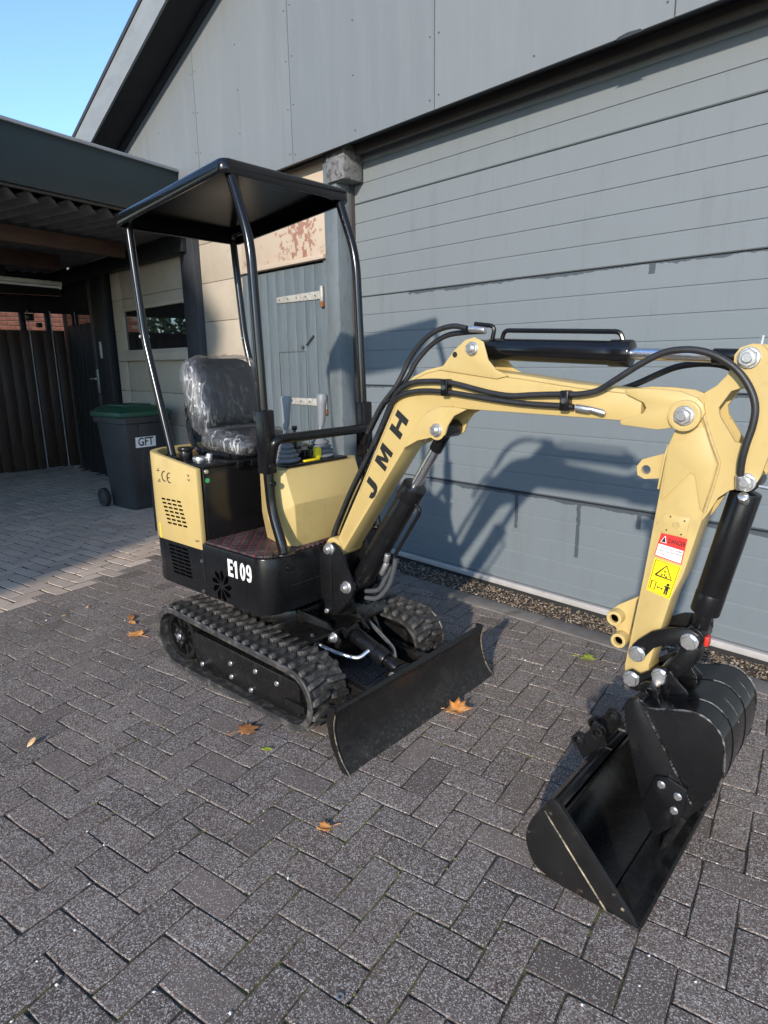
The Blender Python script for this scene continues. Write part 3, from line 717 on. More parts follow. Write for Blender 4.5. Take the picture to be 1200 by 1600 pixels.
# ================================================================== CARPORT
carport = tag(empty('carport', (-7.6, 1.5, 0)), 'open carport with dark green fascia left of the garage', 'carport')
CI = Matrix.Translation((7.6, -1.5, 0))
FA = Vector((-5.4587, 1.533)); FB = Vector((-5.867, 3.0766)); FD = (FB - FA).normalized(); FNm = Vector((FD.y, -FD.x))   # FNm points to the yard (+X)
fang = math.atan2(FD.y, FD.x)
def cpart(mb, name, mt, parent=carport, bevel=0.0, **k):
    me = mb.mesh(name, bevel, **k); me.transform(CI); return obj(name, me, mt, parent)
def strip(t0, t1, o0, o1, z0, z1, mb=None):
    """box along the fascia line: t along it, o inwards from it"""
    mb = mb or MB(); rot = Matrix.Rotation(fang, 3, 'Z')
    c = FA + FD * ((t0 + t1) / 2) - FNm * ((o0 + o1) / 2)
    return mb.box((c.x, c.y, (z0 + z1) / 2), (t1 - t0, o1 - o0, z1 - z0), rot)
TE = (FB - FA).length - 0.005
fas = cpart(strip(-3.5, TE, 0, .025, 2.755, 3.155), 'fascia', 'teal', bevel=.003)
cpart(strip(-3.5, TE, -.02, .06, 3.156, 3.182), 'fascia_trim', 'alu', fas, .004)
cpart(strip(-3.5, TE, .03, .06, 2.735, 2.754), 'fascia_lower_edge', 'frame_brown', fas)
# corrugated sheets: waves run inwards from the fascia
cs = MB(); n = 0; vs = []; fs = []
t = -3.5; step = 0.022; cols_ = []
while t < TE + 1.2:
    cols_.append(t); t += step
for t in cols_:
    h = 0.028 * math.cos(t / 0.165 * 2 * math.pi)
    for o_ in (0.06, 4.4):
        p = FA + FD * t - FNm * o_; vs.append((p.x, min(p.y, 3.10), 2.705 + h))
for i in range(len(cols_) - 1):
    fs.append((2 * i, 2 * i + 1, 2 * i + 3, 2 * i + 2))
cs.add(vs, fs)
up = [(a, b, c + .008) for a, b, c in vs]; k = len(vs)
cs.add(up, [tuple(reversed(f)) for f in fs])
cpart(cs, 'roof_sheet', 'asbestos')
cpart(strip(-3.5, TE + 1.3, .06, 4.6, 2.90, 2.93), 'roof_deck', 'soffit')
for (o_, z0, z1) in ((.98, 2.53, 2.665), (2.1, 2.50, 2.66), (3.2, 2.50, 2.66)):
    cpart(strip(-3.5, TE + .1, o_, o_ + .07, z0, z1), 'beam', 'beam_wood', bevel=.004)
cpart(MB().span((-9.75, 3.08, 2.50), (-5.95, 3.16, 2.66)), 'wall_plate', 'black_wood', bevel=.004)
for t_ in (-3.4,):
    cpart(strip(t_, t_ + .12, .04, .16, 0, 2.7), 'post', 'black_wood', bevel=.006)
# back gate of the carport
gate = tag(empty('wooden_gate', (-9.8, 2.0, 0)), 'dark brown plank gate with open strip at the back of the carport', 'gate')
QI = Matrix.Translation((9.8, -2.0, 0))
def qpart(mb, name, mt, bevel=0.0, parent=None):
    me = mb.mesh(name, bevel); me.transform(QI); return obj(name, me, mt, parent or gate)
y = -1.0
while y < 3.19:
    yb = min(y + .145, 3.2)
    qpart(MB().span((-9.83, y + .003, .06), (-9.80, yb - .003, 1.94)), 'plank', 'dark_wood', .004); y += .145
for (ya, mt_) in ((2.745, 'alu'), (3.03, 'alu')): qpart(MB().span((-9.80, ya, .05), (-9.785, ya + .010, 2.2)), 'edge_strip', mt_)
qpart(MB().span((-9.86, -1.0, 2.17), (-9.80, 3.34, 2.40)), 'top_rail', 'black_wood', .004)
qpart(MB().span((-9.86, -1.0, 2.41), (-9.82, 3.34, 3.05)), 'head_board', 'black_wood')
for ya in (2.66, 2.98, 1.2, -.1): qpart(MB().span((-9.88, ya, 0), (-9.81, ya + .07, 2.2)), 'stile', 'black_wood', .004)
qpart(MB().span((-9.82, -1.0, .0), (-9.77, 3.1, .055)), 'threshold', 'kerb', .004)
# flood lamp hanging in front of the strip
fl = tag(empty('work_lamp', (-9.6, 2.72, 2.2)), 'small black work lamp hanging in front of the gate strip', 'lamp')
MB().box((0, 0, -.10), (.06, .10, .09)).build('housing', 'black', fl, .01)
MB().tube([(0, -.06, -.06), (0, -.06, .0), (0, .06, .0), (0, .06, -.06)], .008, 6).tube([(0, 0, 0), (0, 0, .2)], .008, 6).build('bracket', 'black', fl)
MB().box((.02, .10, -.2), (.05, .07, .06)).build('sensor', 'black', fl, .008)
# tube light
tl = tag(empty('tube_light', (-8.35, 2.2, 2.42)), 'white fluorescent tube light under the carport beam', 'light'); tl.rotation_euler = (0, 0, fang)
MB().box((0, 0, 0), (1.25, .06, .045)).build('batten', 'tube_white', tl, .006)
MB().cyl((-.6, 0, -.04), (.6, 0, -.04), .014, 12).build('tube', 'white_label', tl)
MB().box((-.61, 0, -.035), (.02, .04, .05)).box((.61, 0, -.035), (.02, .04, .05)).build('end_caps', 'tube_white', tl, .004)
# brick wall beyond the gate
bw = tag(empty('brick_wall', (-11.4, 2.5, 0)), 'red brick wall seen through the strip above the gate', 'wall')
MB().box((0, 1.2, 1.75), (.18, 4.6, 3.5)).build('mortar', 'mortar', bw)
bme = MB().box((0, 0, 0), (.1, .205, .055)).mesh('brick', .003, 1)
for r in range(22):
    for c in range(22):
        yy = -1.02 + c * .216 + (.108 if r % 2 else 0)
        if yy < -.98 or yy > 3.4: continue
        if 1.45 + r * .066 > 2.7: continue
        obj('brick', bme, 'brick', bw, (.052 + rnd.uniform(-.002, .002), yy, 1.45 + r * .066))
# tree beyond, seen in the window reflection
tree = tag(empty('tree', (-14.5, -1.2, 0)), 'green tree beyond the carport gate, mirrored in the window', 'tree')
trk = MB().tube(smooth_path([(0, 0, 0), (.05, .02, .9), (-.04, .03, 1.8), (.05, 0, 3.0)]), .1, 8, rr=None)
for k in range(7):
    a = k * .9; z = 1.2 + k * .22
    trk.tube([(0, 0, z), (.5 * math.cos(a), .5 * math.sin(a), z + .35), (1.1 * math.cos(a), 1.1 * math.sin(a), z + .55)], .04, 6, rr=[.045, .03, .012])
trk.build('trunk', 'bark', tree)
lv = MB(); r4 = random.Random(3)
for cl in range(70):
    a, b_, rr_ = r4.uniform(0, 6.28), r4.uniform(-.9, 1), r4.uniform(.5, 1.75)
    cx_, cy_, cz_ = rr_ * math.cos(a), rr_ * 1.3 * math.sin(a), 2.3 + 1.3 * b_
    for q in range(60):
        p = Vector((cx_ + r4.gauss(0, .2), cy_ + r4.gauss(0, .2), cz_ + r4.gauss(0, .17)))
        d1 = Vector((r4.gauss(0, 1), r4.gauss(0, 1), r4.gauss(0, 1))).normalized(); d2 = d1.cross(Vector((r4.gauss(0, 1), r4.gauss(0, 1), r4.gauss(0, 1)))).normalized()
        lv.add([p - d1 * .09, p + d2 * .05, p + d1 * .09, p - d2 * .05], [(0, 1, 2, 3)])
lv.build('crown', 'crown', tree, smooth=False)

# unseen brick block added to shade the carport (left of and behind the camera)
shade_block = tag(empty('shade_block', (-3.92, -9.5, 0)), 'unseen brick block added to shade the carport', 'shade_block')
MB().box((0, 0, 2.6), (4.7, 7.0, 5.2)).build('wall', 'brick', shade_block)
MB().prism([(-2.5, 5.2), (2.5, 5.2), (2.5, 5.45), (1.2, 6.6), (-1.2, 6.6), (-2.5, 5.45)], -3.7, 3.52).build('roof', 'roof_felt', shade_block)
for xw in (-1.1, 1.1):
    for zw in (1.3, 3.8):
        w_ = MB().box((xw, 3.5, zw), (1.3, .06, 1.4)).build('window', 'white_label', shade_block, .01)
        MB().box((xw, 3.54, zw), (1.14, .02, 1.24)).build('pane', 'glass', w_)

# ================================================================== WHEELIE BIN
wb = tag(empty('wheelie_bin', (-6.70, 2.74, 0), R_(8)), 'dark grey wheelie bin with green lid beside the beige wall', 'bin')
def loft(rings, cap0=True, cap1=True):
    mb = MB(); n = len(rings[0]); vs = [p for r in rings for p in r]; fs = []
    for i in range(len(rings) - 1):
        for k in range(n):
            q = (k + 1) % n; fs.append((i * n + k, i * n + q, (i + 1) * n + q, (i + 1) * n + k))
    if cap0: fs.append(tuple(range(n - 1, -1, -1)))
    if cap1: fs.append(tuple((len(rings) - 1) * n + k for k in range(n)))
    return mb.add(vs, fs)
def rrect(x0, x1, y0, y1, r, z, n=4):
    out = []
    for (cx_, cy_, a0) in ((x1 - r, y1 - r, 0), (x0 + r, y1 - r, 90), (x0 + r, y0 + r, 180), (x1 - r, y0 + r, 270)):
        for k in range(n + 1):
            a = R_(a0 + 90 * k / n); out.append((cx_ + r * math.cos(a), cy_ + r * math.sin(a), z))
    return out
loft([rrect(-.21, .235, -.19, .19, .05, .0), rrect(-.215, .25, -.20, .20, .05, .03), rrect(-.26, .285, -.255, .255, .05, .90), rrect(-.26, .285, -.255, .255, .05, .905)]).build('body', 'bin', wb)
loft([rrect(-.28, .305, -.275, .275, .05, .895), rrect(-.28, .315, -.285, .285, .05, .90), rrect(-.28, .315, -.285, .285, .05, .955), rrect(-.28, .305, -.275, .275, .05, .96)]).build('rim', 'bin', wb)
MB().box((.262, 0, .5), (.02, .2, .78), Matrix.Rotation(R_(3.2), 3, 'Y')).build('front_rib', 'bin', wb, .008)
lid = loft([rrect(-.30, .33, -.295, .295, .05, .961), rrect(-.30, .335, -.30, .30, .05, .975), rrect(-.30, .325, -.295, .295, .06, 1.005), rrect(-.28, .26, -.24, .24, .08, 1.045), rrect(-.26, .20, -.20, .20, .08, 1.058)]).build('lid', 'bin_green', wb)
MB().box((-.02, 0, 1.062), (.36, .30, .022)).build('raised_panel', 'bin_green', lid, .008)
MB().tube(fillet([(-.29, -.22, .93), (-.36, -.22, .96), (-.36, .22, .96), (-.29, .22, .93)], .04), .015, 8).build('handle', 'bin', wb)
for s in (-1, 1):
    w_ = MB().ring((-.24, s * .235, .10), (-.24, s * .285, .10), .055, .10, 24).build('wheel', 'seal', wb, .008)
    MB().cyl((-.24, s * .238, .10), (-.24, s * .279, .10), .056, 18).build('rim', 'bin', w_, .006)
MB().cyl((-.24, -.24, .10), (-.24, .24, .10), .012, 8).build('axle', 'zinc', wb)
stk = Matrix.Translation((.284, -.03, .70)) @ Matrix.Rotation(R_(3.2), 4, 'Y')
mb = MB().box((0, 0, 0), (.003, .225, .105)); me = mb.mesh('label_sticker'); me.transform(Matrix.Translation((0, 0, 0)) @ stk); obj('label_sticker', me, 'white_label', wb)
text_obj('lettering', 'GFT', .115, 'ink', wb, stk @ Matrix.Translation((.0022, 0, 0)) @ Matrix.Rotation(R_(90), 4, 'Z') @ Matrix.Rotation(R_(90), 4, 'X'), bold=.002, sx=.85)

# ================================================================== EXCAVATOR
EA = R_(5.3)
xc = tag(empty('mini_excavator', (-1.635, 1.80, 0), EA), 'cream and black mini excavator with open canopy in front of the garage door', 'excavator')

GLY = {
 'H': [[(0,0),(0,1),(.3,1),(.3,.63),(.7,.63),(.7,1),(1,1),(1,0),(.7,0),(.7,.38),(.3,.38),(.3,0)]],
 'M': [[(0,0),(0,1),(.32,1),(.5,.45),(.68,1),(1,1),(1,0),(.75,0),(.75,.62),(.58,.08),(.42,.08),(.25,.62),(.25,0)]],
 'J': [[(.5,1),(.82,1),(.82,.30),(.74,.10),(.55,0),(.27,0),(.08,.10),(0,.30),(0,.38),(.30,.38),(.32,.28),(.41,.23),(.48,.28),(.5,.38)]],
 'E': [[(0,0),(0,1),(1,1),(1,.8),(.40,.8),(.40,.6),(.9,.6),(.9,.41),(.40,.41),(.40,.2),(1,.2),(1,0)]],
 '1': [[(.32,0),(.32,.70),(.08,.64),(.08,.80),(.42,1),(.74,1),(.74,0)]],
}
def oval(cx, cz, rx, rz, n=20): return [(cx + rx * math.cos(2 * math.pi * k / n), cz + rz * math.sin(2 * math.pi * k / n)) for k in range(n)]
def glyph(ch, c, w, h, ang, v, name, mt, parent, shear=0.0, t=.0008):
    def T(p):
        x = (p[0] - .5) * w + (p[1] - .5) * h * shear; z = (p[1] - .5) * h
        return (c[0] + x * math.cos(ang) - z * math.sin(ang), c[1] + x * math.sin(ang) + z * math.cos(ang))
    mb = MB()
    if ch == '0': mb.prism([T(p) for p in oval(.5, .5, .5, .5)], v - t, v, holes=[[T(p) for p in reversed(oval(.5, .5, .17, .30))]])
    elif ch == '9':
        mb.prism([T(p) for p in oval(.5, .68, .5, .32)], v - t, v, holes=[[T(p) for p in reversed(oval(.5, .68, .17, .16))]])
        mb.prism([T(p) for p in ((1, .68), (1, .34), (.86, .08), (.5, 0), (.14, .06), (.06, .22), (.38, .20), (.58, .22), (.66, .38), (.66, .60))], v - t * .8, v)
    else:
        for g in GLY[ch]: mb.prism([T(p) for p in g], v - t, v)
    return mb.build(name, mt, parent, smooth=False)

# ---- undercarriage
uc = MB().span((-1.12, -.235, .10), (-.52, .235, .27)).build('undercarriage', 'black_worn', xc, .012)
MB().span((-1.02, -.36, .13), (-.94, .36, .21)).span((-.66, -.36, .13), (-.58, .36, .21)).build('cross_beam', 'black_worn', uc, .01)
MB().cyl((-.93, 0, .27), (-.93, 0, .335), .24, 40).build('slew_ring', 'black_worn', uc, .006)
MB().cyl((-.93, 0, .336), (-.93, 0, .432), .21, 40).build('slew_hub', 'black', uc, .006)
for s in (-1, 1): MB().prism([(-.70, .27), (-.44, .20), (-.42, .26), (-.50, .33), (-.70, .345)], s * .0925 - .0075, s * .0925 + .0075).build('nose_plate', 'black_worn', uc, .004)
MB().span((-.72, -.30, .285), (-.46, .30, .30)).build('deck_plate', 'black_worn', uc, .004)

# ---- tracks
RC, RR_ = (-1.225, .168), .168; FC, FR = (-.375, .148), .148
def belt(n_arc=14, off=0.0):
    pts = []
    dx, dz = FC[0] - RC[0], FC[1] - RC[1]; L = math.hypot(dx, dz); a0 = math.atan2(dz, dx); k = math.asin((RR_ - FR) / L)
    at = a0 + math.pi / 2 - k
    # top tangent angle, bottom flat on the ground
    ab = -math.pi / 2
    for i in range(n_arc + 1):
        a = at + (math.pi * 2 + ab - at) * i / n_arc; pts.append((RC[0] + (RR_ + off) * math.cos(a), RC[1] + (RR_ + off) * math.sin(a)))
    for i in range(n_arc + 1):
        a = ab + (at - ab) * i / n_arc; pts.append((FC[0] + (FR + off) * math.cos(a), FC[1] + (FR + off) * math.sin(a)))
    return pts
def at_len(pts, d):
    n = len(pts); i = 0
    while True:
        a = Vector(pts[i % n]); b = Vector(pts[(i + 1) % n]); l = (b - a).length
        if d <= l: t = (b - a).normalized(); return a + t * d, t
        d -= l; i += 1
lug_o = MB()
lo_ = [(-.0145, 0), (.0145, 0), (.0095, .021), (-.0095, .021)]
def lug_mesh(skew):
    mb = MB(); vs = []
    for (y0, sk, sc) in ((-.045, 0, 1.0), (.0, skew * .5, 1.25), (.045, skew, .9)):
        for (p, q) in lo_: vs.append((p * sc + sk, y0, q))
    fs = []
    for r in range(2):
        for k in range(4): q = (k + 1) % 4; fs.append((r * 4 + k, r * 4 + q, r * 4 + 4 + q, r * 4 + 4 + k))
    fs += [(0, 1, 2, 3), (8, 9, 10, 11)]
    return mb.add(vs, fs).mesh('tread_lug', .0012, 1)
lugA, lugB = lug_mesh(.014), lug_mesh(-.014)
for s in (-1, 1):
    v0, v1 = s * .24, s * .44
    outer, inner = belt(14, -.021), belt(14, -.040)
    tr = MB().prism(outer, min(v0, v1), max(v0, v1), holes=[list(reversed(inner))]).build('track', 'rubber', xc, smooth=True)
    per = sum((Vector(outer[i]) - Vector(outer[(i + 1) % len(outer)])).length for i in range(len(outer)))
    nl = 43; 
    for row in (0, 1):
        for k in range(nl):
            p, t = at_len(outer, (k + .5 * row) * per / nl)
            nrm = Vector((t.y, -t.x)); ang = math.atan2(-t.y, -t.x)
            vv = s * (.34 + (.05 if row == 0 else -.05) )
            M4 = Matrix(((-t.x, 0, nrm.x, p.x), (0, -1 if True else 1, 0, vv), (-t.y, 0, nrm.y, p.y), (0, 0, 0, 1)))
            o = obj('tread_lug', lugA if (row == 0) == (s < 0) else lugB, 'rubber', tr); o.matrix_local = M4
    # edge bead
    MB().tube(UV(belt(14, -.017) + [belt(14, -.017)[0]], s * .436), .006, 6).build('edge_bead', 'rubber', tr)
    # side frame box with bolts
    fp = [(-1.085, .075), (-1.085, .235), (-.36, .215), (-.34, .19), (-.34, .065), (-.36, .055), (-1.06, .06)]
    fr = MB().prism(fp, s * .27, s * .415).build('track_frame', 'black_worn', tr, .008)
    for (bu, bz) in ((-1.03, .085), (-.80, .16), (-.80, .095), (-.66, .078), (-.48, .17), (-.62, .18)):
        bolt(tr, (bu, s * .417, bz), .010, (0, s, 0), 'zinc', style='head')
    for k in range(3):
        MB().cyl((-.95 + k * .22, s * .28, .075), (-.95 + k * .22, s * .40, .075), .042, 16).build('roller', 'black_worn', tr, .006)
    # sprocket
    sp = MB().ring((RC[0], s * .30, RC[1]), (RC[0], s * .40, RC[1]), .096, .124, 32).build('sprocket', 'black_worn', tr, .003)
    hub = MB().cyl((RC[0], s * .30, RC[1]), (RC[0], s * .41, RC[1]), .045, 20)
    for k in range(9):
        a = 2 * math.pi * k / 9; r_ = Matrix.Rotation(-a, 3, 'Y')
        c = Vector((RC[0] + .07 * math.cos(a), s * .36, RC[1] + .07 * math.sin(a))); hub.box(c, (.085, .05, .020), r_)
    hub.build('sprocket_spokes', 'black_worn', tr, .003)
    bolt(tr, (RC[0], s * .412, RC[1]), .014, (0, s, 0), style='head')
    for k in range(6):
        a = 2 * math.pi * k / 6; bolt(tr, (RC[0] + .033 * math.cos(a), s * .41, RC[1] + .033 * math.sin(a)), .006, (0, s, 0), 'bolt_dark', style='head')
    # idler
    MB().ring((FC[0], s * .29, FC[1]), (FC[0], s * .40, FC[1]), .035, .105, 32).build('idler', 'black_worn', tr, .008)
    MB().span((-.42, min(s * .39, s * .43), .10), (-.30, max(s * .39, s * .43), .13)).build('idler_fork', 'black_worn', tr, .004)

# ---- dozer blade
bp = smooth_path([(.006, 0, .0), (-.036, 0, .05), (-.060, 0, .11), (-.069, 0, .17), (-.060, 0, .222)], 5)
bf = [(p.x, p.z) for p in bp]
prof = bf + [(p[0] - .014, p[1]) for p in reversed(bf)]
bl = MB().prism(prof, -.488, .488).build('dozer_blade', 'blade', xc)
MB().tube([(-.068, -.488, .226), (-.068, .488, .226)], .015, 12).build('top_rail', 'black_worn', bl, angle=60)
for s in (-1, 1):
    e = [(p[0] + .002, p[1]) for p in bf] + [(-.052, .243), (-.092, .243), (-.098, .17), (-.08, .09), (-.030, .0)]
    MB().prism(e, s * .4885, s * .4985).build('end_plate', 'black_worn', bl, .002)
    MB().tube([(p[0] + .0045, s * .4935, p[1]) for p in bf], .0022, 5).build('scraped_edge', 'scratch', bl)
for s in (-1, 1):
    MB().prism([(-.60, .12), (-.60, .19), (-.085, .155), (-.085, .095)], s * .20 - .025, s * .20 + .025).build('push_arm', 'black_worn', bl, .006)
for s in (-1, 1): MB().prism([(-.20, .10), (-.20, .17), (-.15, .19), (-.090, .19), (-.090, .09)], s * .0425 - .0075, s * .0425 + .0075).build('cylinder_lug', 'black_worn', bl, .003)
def ram(name, p0, p1, r_b, r_r, split, mt_b='black', v=0.0, eye=.03, parent=None, gl=.004):
    """hydraulic ram in the u-z plane from p0 (barrel eye) to p1 (rod eye)"""
    a = Vector((p0[0], v, p0[1])); b = Vector((p1[0], v, p1[1])); d = (b - a).normalized(); L = (b - a).length; par = parent or xc
    body = MB().cyl(a + d * .035, a + d * (L * split), r_b, 28).build(name, mt_b, par, .004)
    MB().cyl(a + d * (L * split - .06), a + d * (L * split + .006), r_b + gl, 28).build('gland', mt_b, body, .004)
    MB().cyl(a + d * (L * split), b - d * .06, r_r, 20).build('rod', 'chrome', body)
    MB().cyl(b - d * .10, b - d * .02, r_r + .004, 16).build('rod_end', 'black', body, .002)
    w = r_b * 1.15
    for e_ in (a, b): MB().cyl((e_.x, v - w, e_.z), (e_.x, v + w, e_.z), eye, 20).build('eye', 'black', body, .003)
    return body, a, b, d, L
rb, a_, b_, d_, L_ = ram('blade_ram', (-.456, .275), (-.155, .165), .036, .02, .72, eye=.026)
bolt(rb, (-.456, -.105, .275), .021, (0, -1, 0)); bolt(rb, (-.155, -.055, .165), .016, (0, -1, 0))
MB().tube(smooth_path([(-.30, -.04, .235), (-.33, -.09, .21), (-.42, -.14, .23), (-.52, -.17, .26)]), .009, 8).build('braided_hose', 'zinc', rb)
MB().tube(smooth_path([(-.22, .04, .20), (-.28, .09, .21), (-.40, .13, .24), (-.52, .17, .27)]), .009, 8).build('braided_hose', 'zinc', rb)
for s in (-1, 1):
    MB().tube(smooth_path([(-.50, s * .19, .31), (-.47, s * .20, .24), (-.44, s * .195, .19)]), .010, 8).build('bracket_bar', 'black_worn', uc)

# ---- upper house
def foot(inset=0.0, u_front=-.53, rear=True, ucut=None, n=6):
    """plan outline of the turning platform"""
    h = .40 - inset; pts = []; rf_ = .085; rr_ = .17; ur = -1.47 + inset; uf = u_front - inset
    for k in range(n + 1): a = R_(-90 + 90 * k / n); pts.append((uf - rf_ + rf_ * math.cos(a), -h + rf_ + rf_ * math.sin(a)))
    for k in range(n + 1): a = R_(0 + 90 * k / n); pts.append((uf - rf_ + rf_ * math.cos(a), h - rf_ + rf_ * math.sin(a)))
    for k in range(n + 1): a = R_(90 + 90 * k / n); pts.append((ur + rr_ + rr_ * math.cos(a), h - rr_ + rr_ * math.sin(a)))
    for k in range(n + 1): a = R_(180 + 90 * k / n); pts.append((ur + rr_ + rr_ * math.cos(a), -h + rr_ + rr_ * math.sin(a)))
    return pts
FLZ = .687
base = MB().prism(foot(), .437, FLZ - .004, axis='z').build('house_base', 'black', xc, .004)
fm = foot(.012); fmp = [p for p in fm if p[0] > -.975] ; fmp = [(-.972, -.388)] + [p for p in fm if p[0] > -.97 and p[1] < 0] + [p for p in fm if p[0] > -.97 and p[1] >= 0] + [(-.972, .388)]
MB().prism(fmp, FLZ - .0035, FLZ + .006, axis='z').build('floor_mat', 'mat', base, .003)
MB().span((-.976, -.402, .437), (-.970, .402, .655)).build('panel_gap', 'ink', base)
for (x0, x1, y_) in ((-.52, -.523, 0),):
    MB().span((-.533, -.27, .545), (-.527, .12, .549)).build('front_seam', 'ink', base)
bolt(base, (-.528, -.28, .63), .012, (1, 0, 0), 'black', style='head')
for (bu, bz) in ((-.985, .60), (-.99, .455)): bolt(base, (bu, -.402, bz), .008, (0, -1, 0), 'bolt_dark', style='head')
# louvre slots in the black panel, cream panel and the fan grille
slot = MB().box((0, 0, 0), (.046, .003, .0085)).mesh('vent_slot')
for r in range(8):
    for c in range(3):
        obj('vent_slot', slot, 'void', base, (-1.232 + c * .055 + r * .003, -.4002, .630 - r * .0185))
fan = MB(); fc = (-.845, .512)
for k in range(9):
    a = 2 * math.pi * k / 9
    pts = [(.016, -.20), (.052, -.24), (.074, .04), (.066, .26), (.038, .22)]
    fan.prism([(fc[0] + r_ * math.cos(a + q), fc[1] + r_ * math.sin(a + q)) for r_, q in pts], -.4012, -.395)
fan.build('fan_grille_slots', 'void', base, smooth=False)
for k, ch in enumerate('E109'): glyph(ch, (-.770 + k * .0425 - (.003 if k == 1 else 0), .611 ), .036, .078, 0, -.4003, 'number_lettering', 'white_label', base)
# cream cowl (thin shell)
def cowl_line(inset):
    f_ = foot(inset); q = [p for p in f_ if p[0] <= -.9]
    q = [p for p in f_ if p[0] < -.97]
    q = sorted([p for p in q if p[1] >= 0], key=lambda p: (-p[0], p[1])) ; 
    left = [p for p in f_ if p[0] < -.98 and p[1] >= 0]; right = [p for p in f_ if p[0] < -.98 and p[1] < 0]
    return [(-.972, .40 - inset)] + left + right + [(-.972, -(.40 - inset))]
co, ci = cowl_line(-.003), cowl_line(.022)
def ztop(u): return 1.022 + min(1, max(0, (-.972 - u) / .36)) * .045
mb = MB(); n = len(co); vs = []
for (a, b) in zip(co, ci):
    vs += [(a[0], a[1], .652), (a[0], a[1], ztop(a[0])), (b[0], b[1], ztop(b[0])), (b[0], b[1], .652)]
fs = []
for i in range(n - 1):
    for k in range(4): q = (k + 1) % 4; fs.append((i * 4 + k, i * 4 + q, i * 4 + 4 + q, i * 4 + 4 + k))
fs += [(0, 1, 2, 3), tuple((n - 1) * 4 + k for k in range(4))]
cw = mb.add(vs, fs).build('engine_cowl', 'cream', xc, .004, angle=30)
slot2 = MB().box((0, 0, 0), (.030, .003, .008)).mesh('vent_slot')
for r in range(7):
    for c in range(4):
        obj('vent_slot', slot2, 'void', cw, (-1.262 + c * .044 + r * .006, -.4034, .853 - r * .0185 + c * .001))
ce = MB()
for (cx_, cz_) in ((-1.236, .963), (-1.192, .960)):
    arc = [(cx_ + .020 * math.cos(R_(a)), -.4035, cz_ + .023 * math.sin(R_(a))) for a in range(70, 291, 20)]
    ce.tube(arc, .0028, 5)
ce.tube([(-1.210, -.4035, .960), (-1.192, -.4035, .960)], .0028, 5)
ce.build('ce_mark', 'ink', cw)
pr = MB()
for (uu, zz) in ((-1.288, .985), (-1.286, .935)): pr.box((uu, -.4035, zz), (.022, .001, .005)); pr.box((uu + .004, -.4035, zz + .008), (.012, .001, .004))
for (uu, zz) in ((-1.035, .985), (-1.033, .965), (-.998, .69), (-1.012, .688)): pr.tube([(uu - .008, -.4035, zz + .006), (uu, -.4035, zz - .002), (uu + .008, -.4035, zz + .006)], .0018, 5)
pr.build('small_print', 'ink', cw)
MB().box((-1.335, -.396, .69), (.035, .004, .075), Matrix.Rotation(R_(-18), 3, 'Z')).build('yellow_tag', 'yellow_tag', cw)
# seat box
sb = MB().span((-1.43, -.372, .66), (-.966, .372, 1.022)).build('seat_box', 'black_gloss', xc, .006)
MB().span((-1.43, -.374, 1.0225), (-.955, .374, 1.034)).build('box_lid', 'black', sb, .004)
MB().cyl((-.9635, -.352, .965), (-.966, -.352, .965), .011, 14).build('green_sticker', 'green_dot', sb)
bolt(sb, (-.965, -.355, 1.005), .009, (1, 0, 0), style='head')
for vv in (-.20, -.12): MB().span((-.962, vv, 1.0), (-.945, vv + .035, 1.03)).build('hinge', 'black', sb, .003)
# filler neck and rear post clamp
MB().cyl((-1.19, -.31, 1.035), (-1.19, -.31, 1.075), .030, 20).cyl((-1.19, -.31, 1.075), (-1.19, -.31, 1.092), .036, 20).build('filler_cap', 'black', xc, .004)
MB().cyl((-1.09, -.30, 1.035), (-1.09, -.30, 1.055), .034, 20).cyl((-1.06, -.27, 1.035), (-1.06, -.27, 1.068), .015, 12).build('key_switch', 'zinc', xc, .003)
MB().cyl((-1.30, -.345, 1.045), (-1.21, -.345, 1.035), .013, 10).build('clamp_bar', 'black', xc, .003)

# ---- seat
seat = empty('seat', (0, .03, 0), parent=xc)
def cushion(name, c, d, puff, par, mt='vinyl', rot=None, nx=10, ny=10):
    mb = MB(); vs = []; fs = []
    for sgn in (1, -1):
        o = len(vs)
        for i in range(nx + 1):
            for j in range(ny + 1):
                a, b = -1 + 2 * i / nx, -1 + 2 * j / ny
                # superellipse outline
                k = (abs(a) ** 5 + abs(b) ** 5) ** .2; mx = max(abs(a), abs(b)); f = mx / k if k > 1e-6 else 1
                x, y_ = a * f, b * f
                e = max(0, 1 - mx ** 6); vs.append(Vector((x * d[0] / 2, y_ * d[1] / 2, sgn * (d[2] / 2 * (.45 + .55 * e) + puff * max(0, 1 - mx ** 2) * (sgn > 0)))))
        for i in range(nx):
            for j in range(ny):
                q = o + i * (ny + 1) + j; fs.append((q, q + 1, q + ny + 2, q + ny + 1))
    n1 = (nx + 1) * (ny + 1)
    edge = [i * (ny + 1) for i in range(nx + 1)] + [nx * (ny + 1) + j for j in range(1, ny + 1)] + [i * (ny + 1) + ny for i in range(nx - 1, -1, -1)] + [j for j in range(ny - 1, 0, -1)]
    for i in range(len(edge)): p, q = edge[i], edge[(i + 1) % len(edge)]; fs.append((p, q, q + n1, p + n1))
    R3 = rot or Matrix.Identity(3)
    mb.add([R3 @ v + Vector(c) for v in vs], fs)
    return mb.build(name, mt, par, angle=70)
rb_ = Matrix.Rotation(R_(77), 3, 'Y')    # local x -> down-ish, z -> forward
cushion('backrest', (-1.325, 0, 1.315), (.36, .385, .06), .012, seat, rot=rb_)
for vv in (-.13, .13): MB().tube(UV([(-1.262, 1.17), (-1.30, 1.32), (-1.335, 1.46)], vv), .007, 6).build('backrest_seam', 'vinyl', seat)
cushion('seat_cushion', (-1.135, 0, 1.095), (.33, .40, .075), .02, seat, rot=Matrix.Rotation(R_(4), 3, 'Y'))
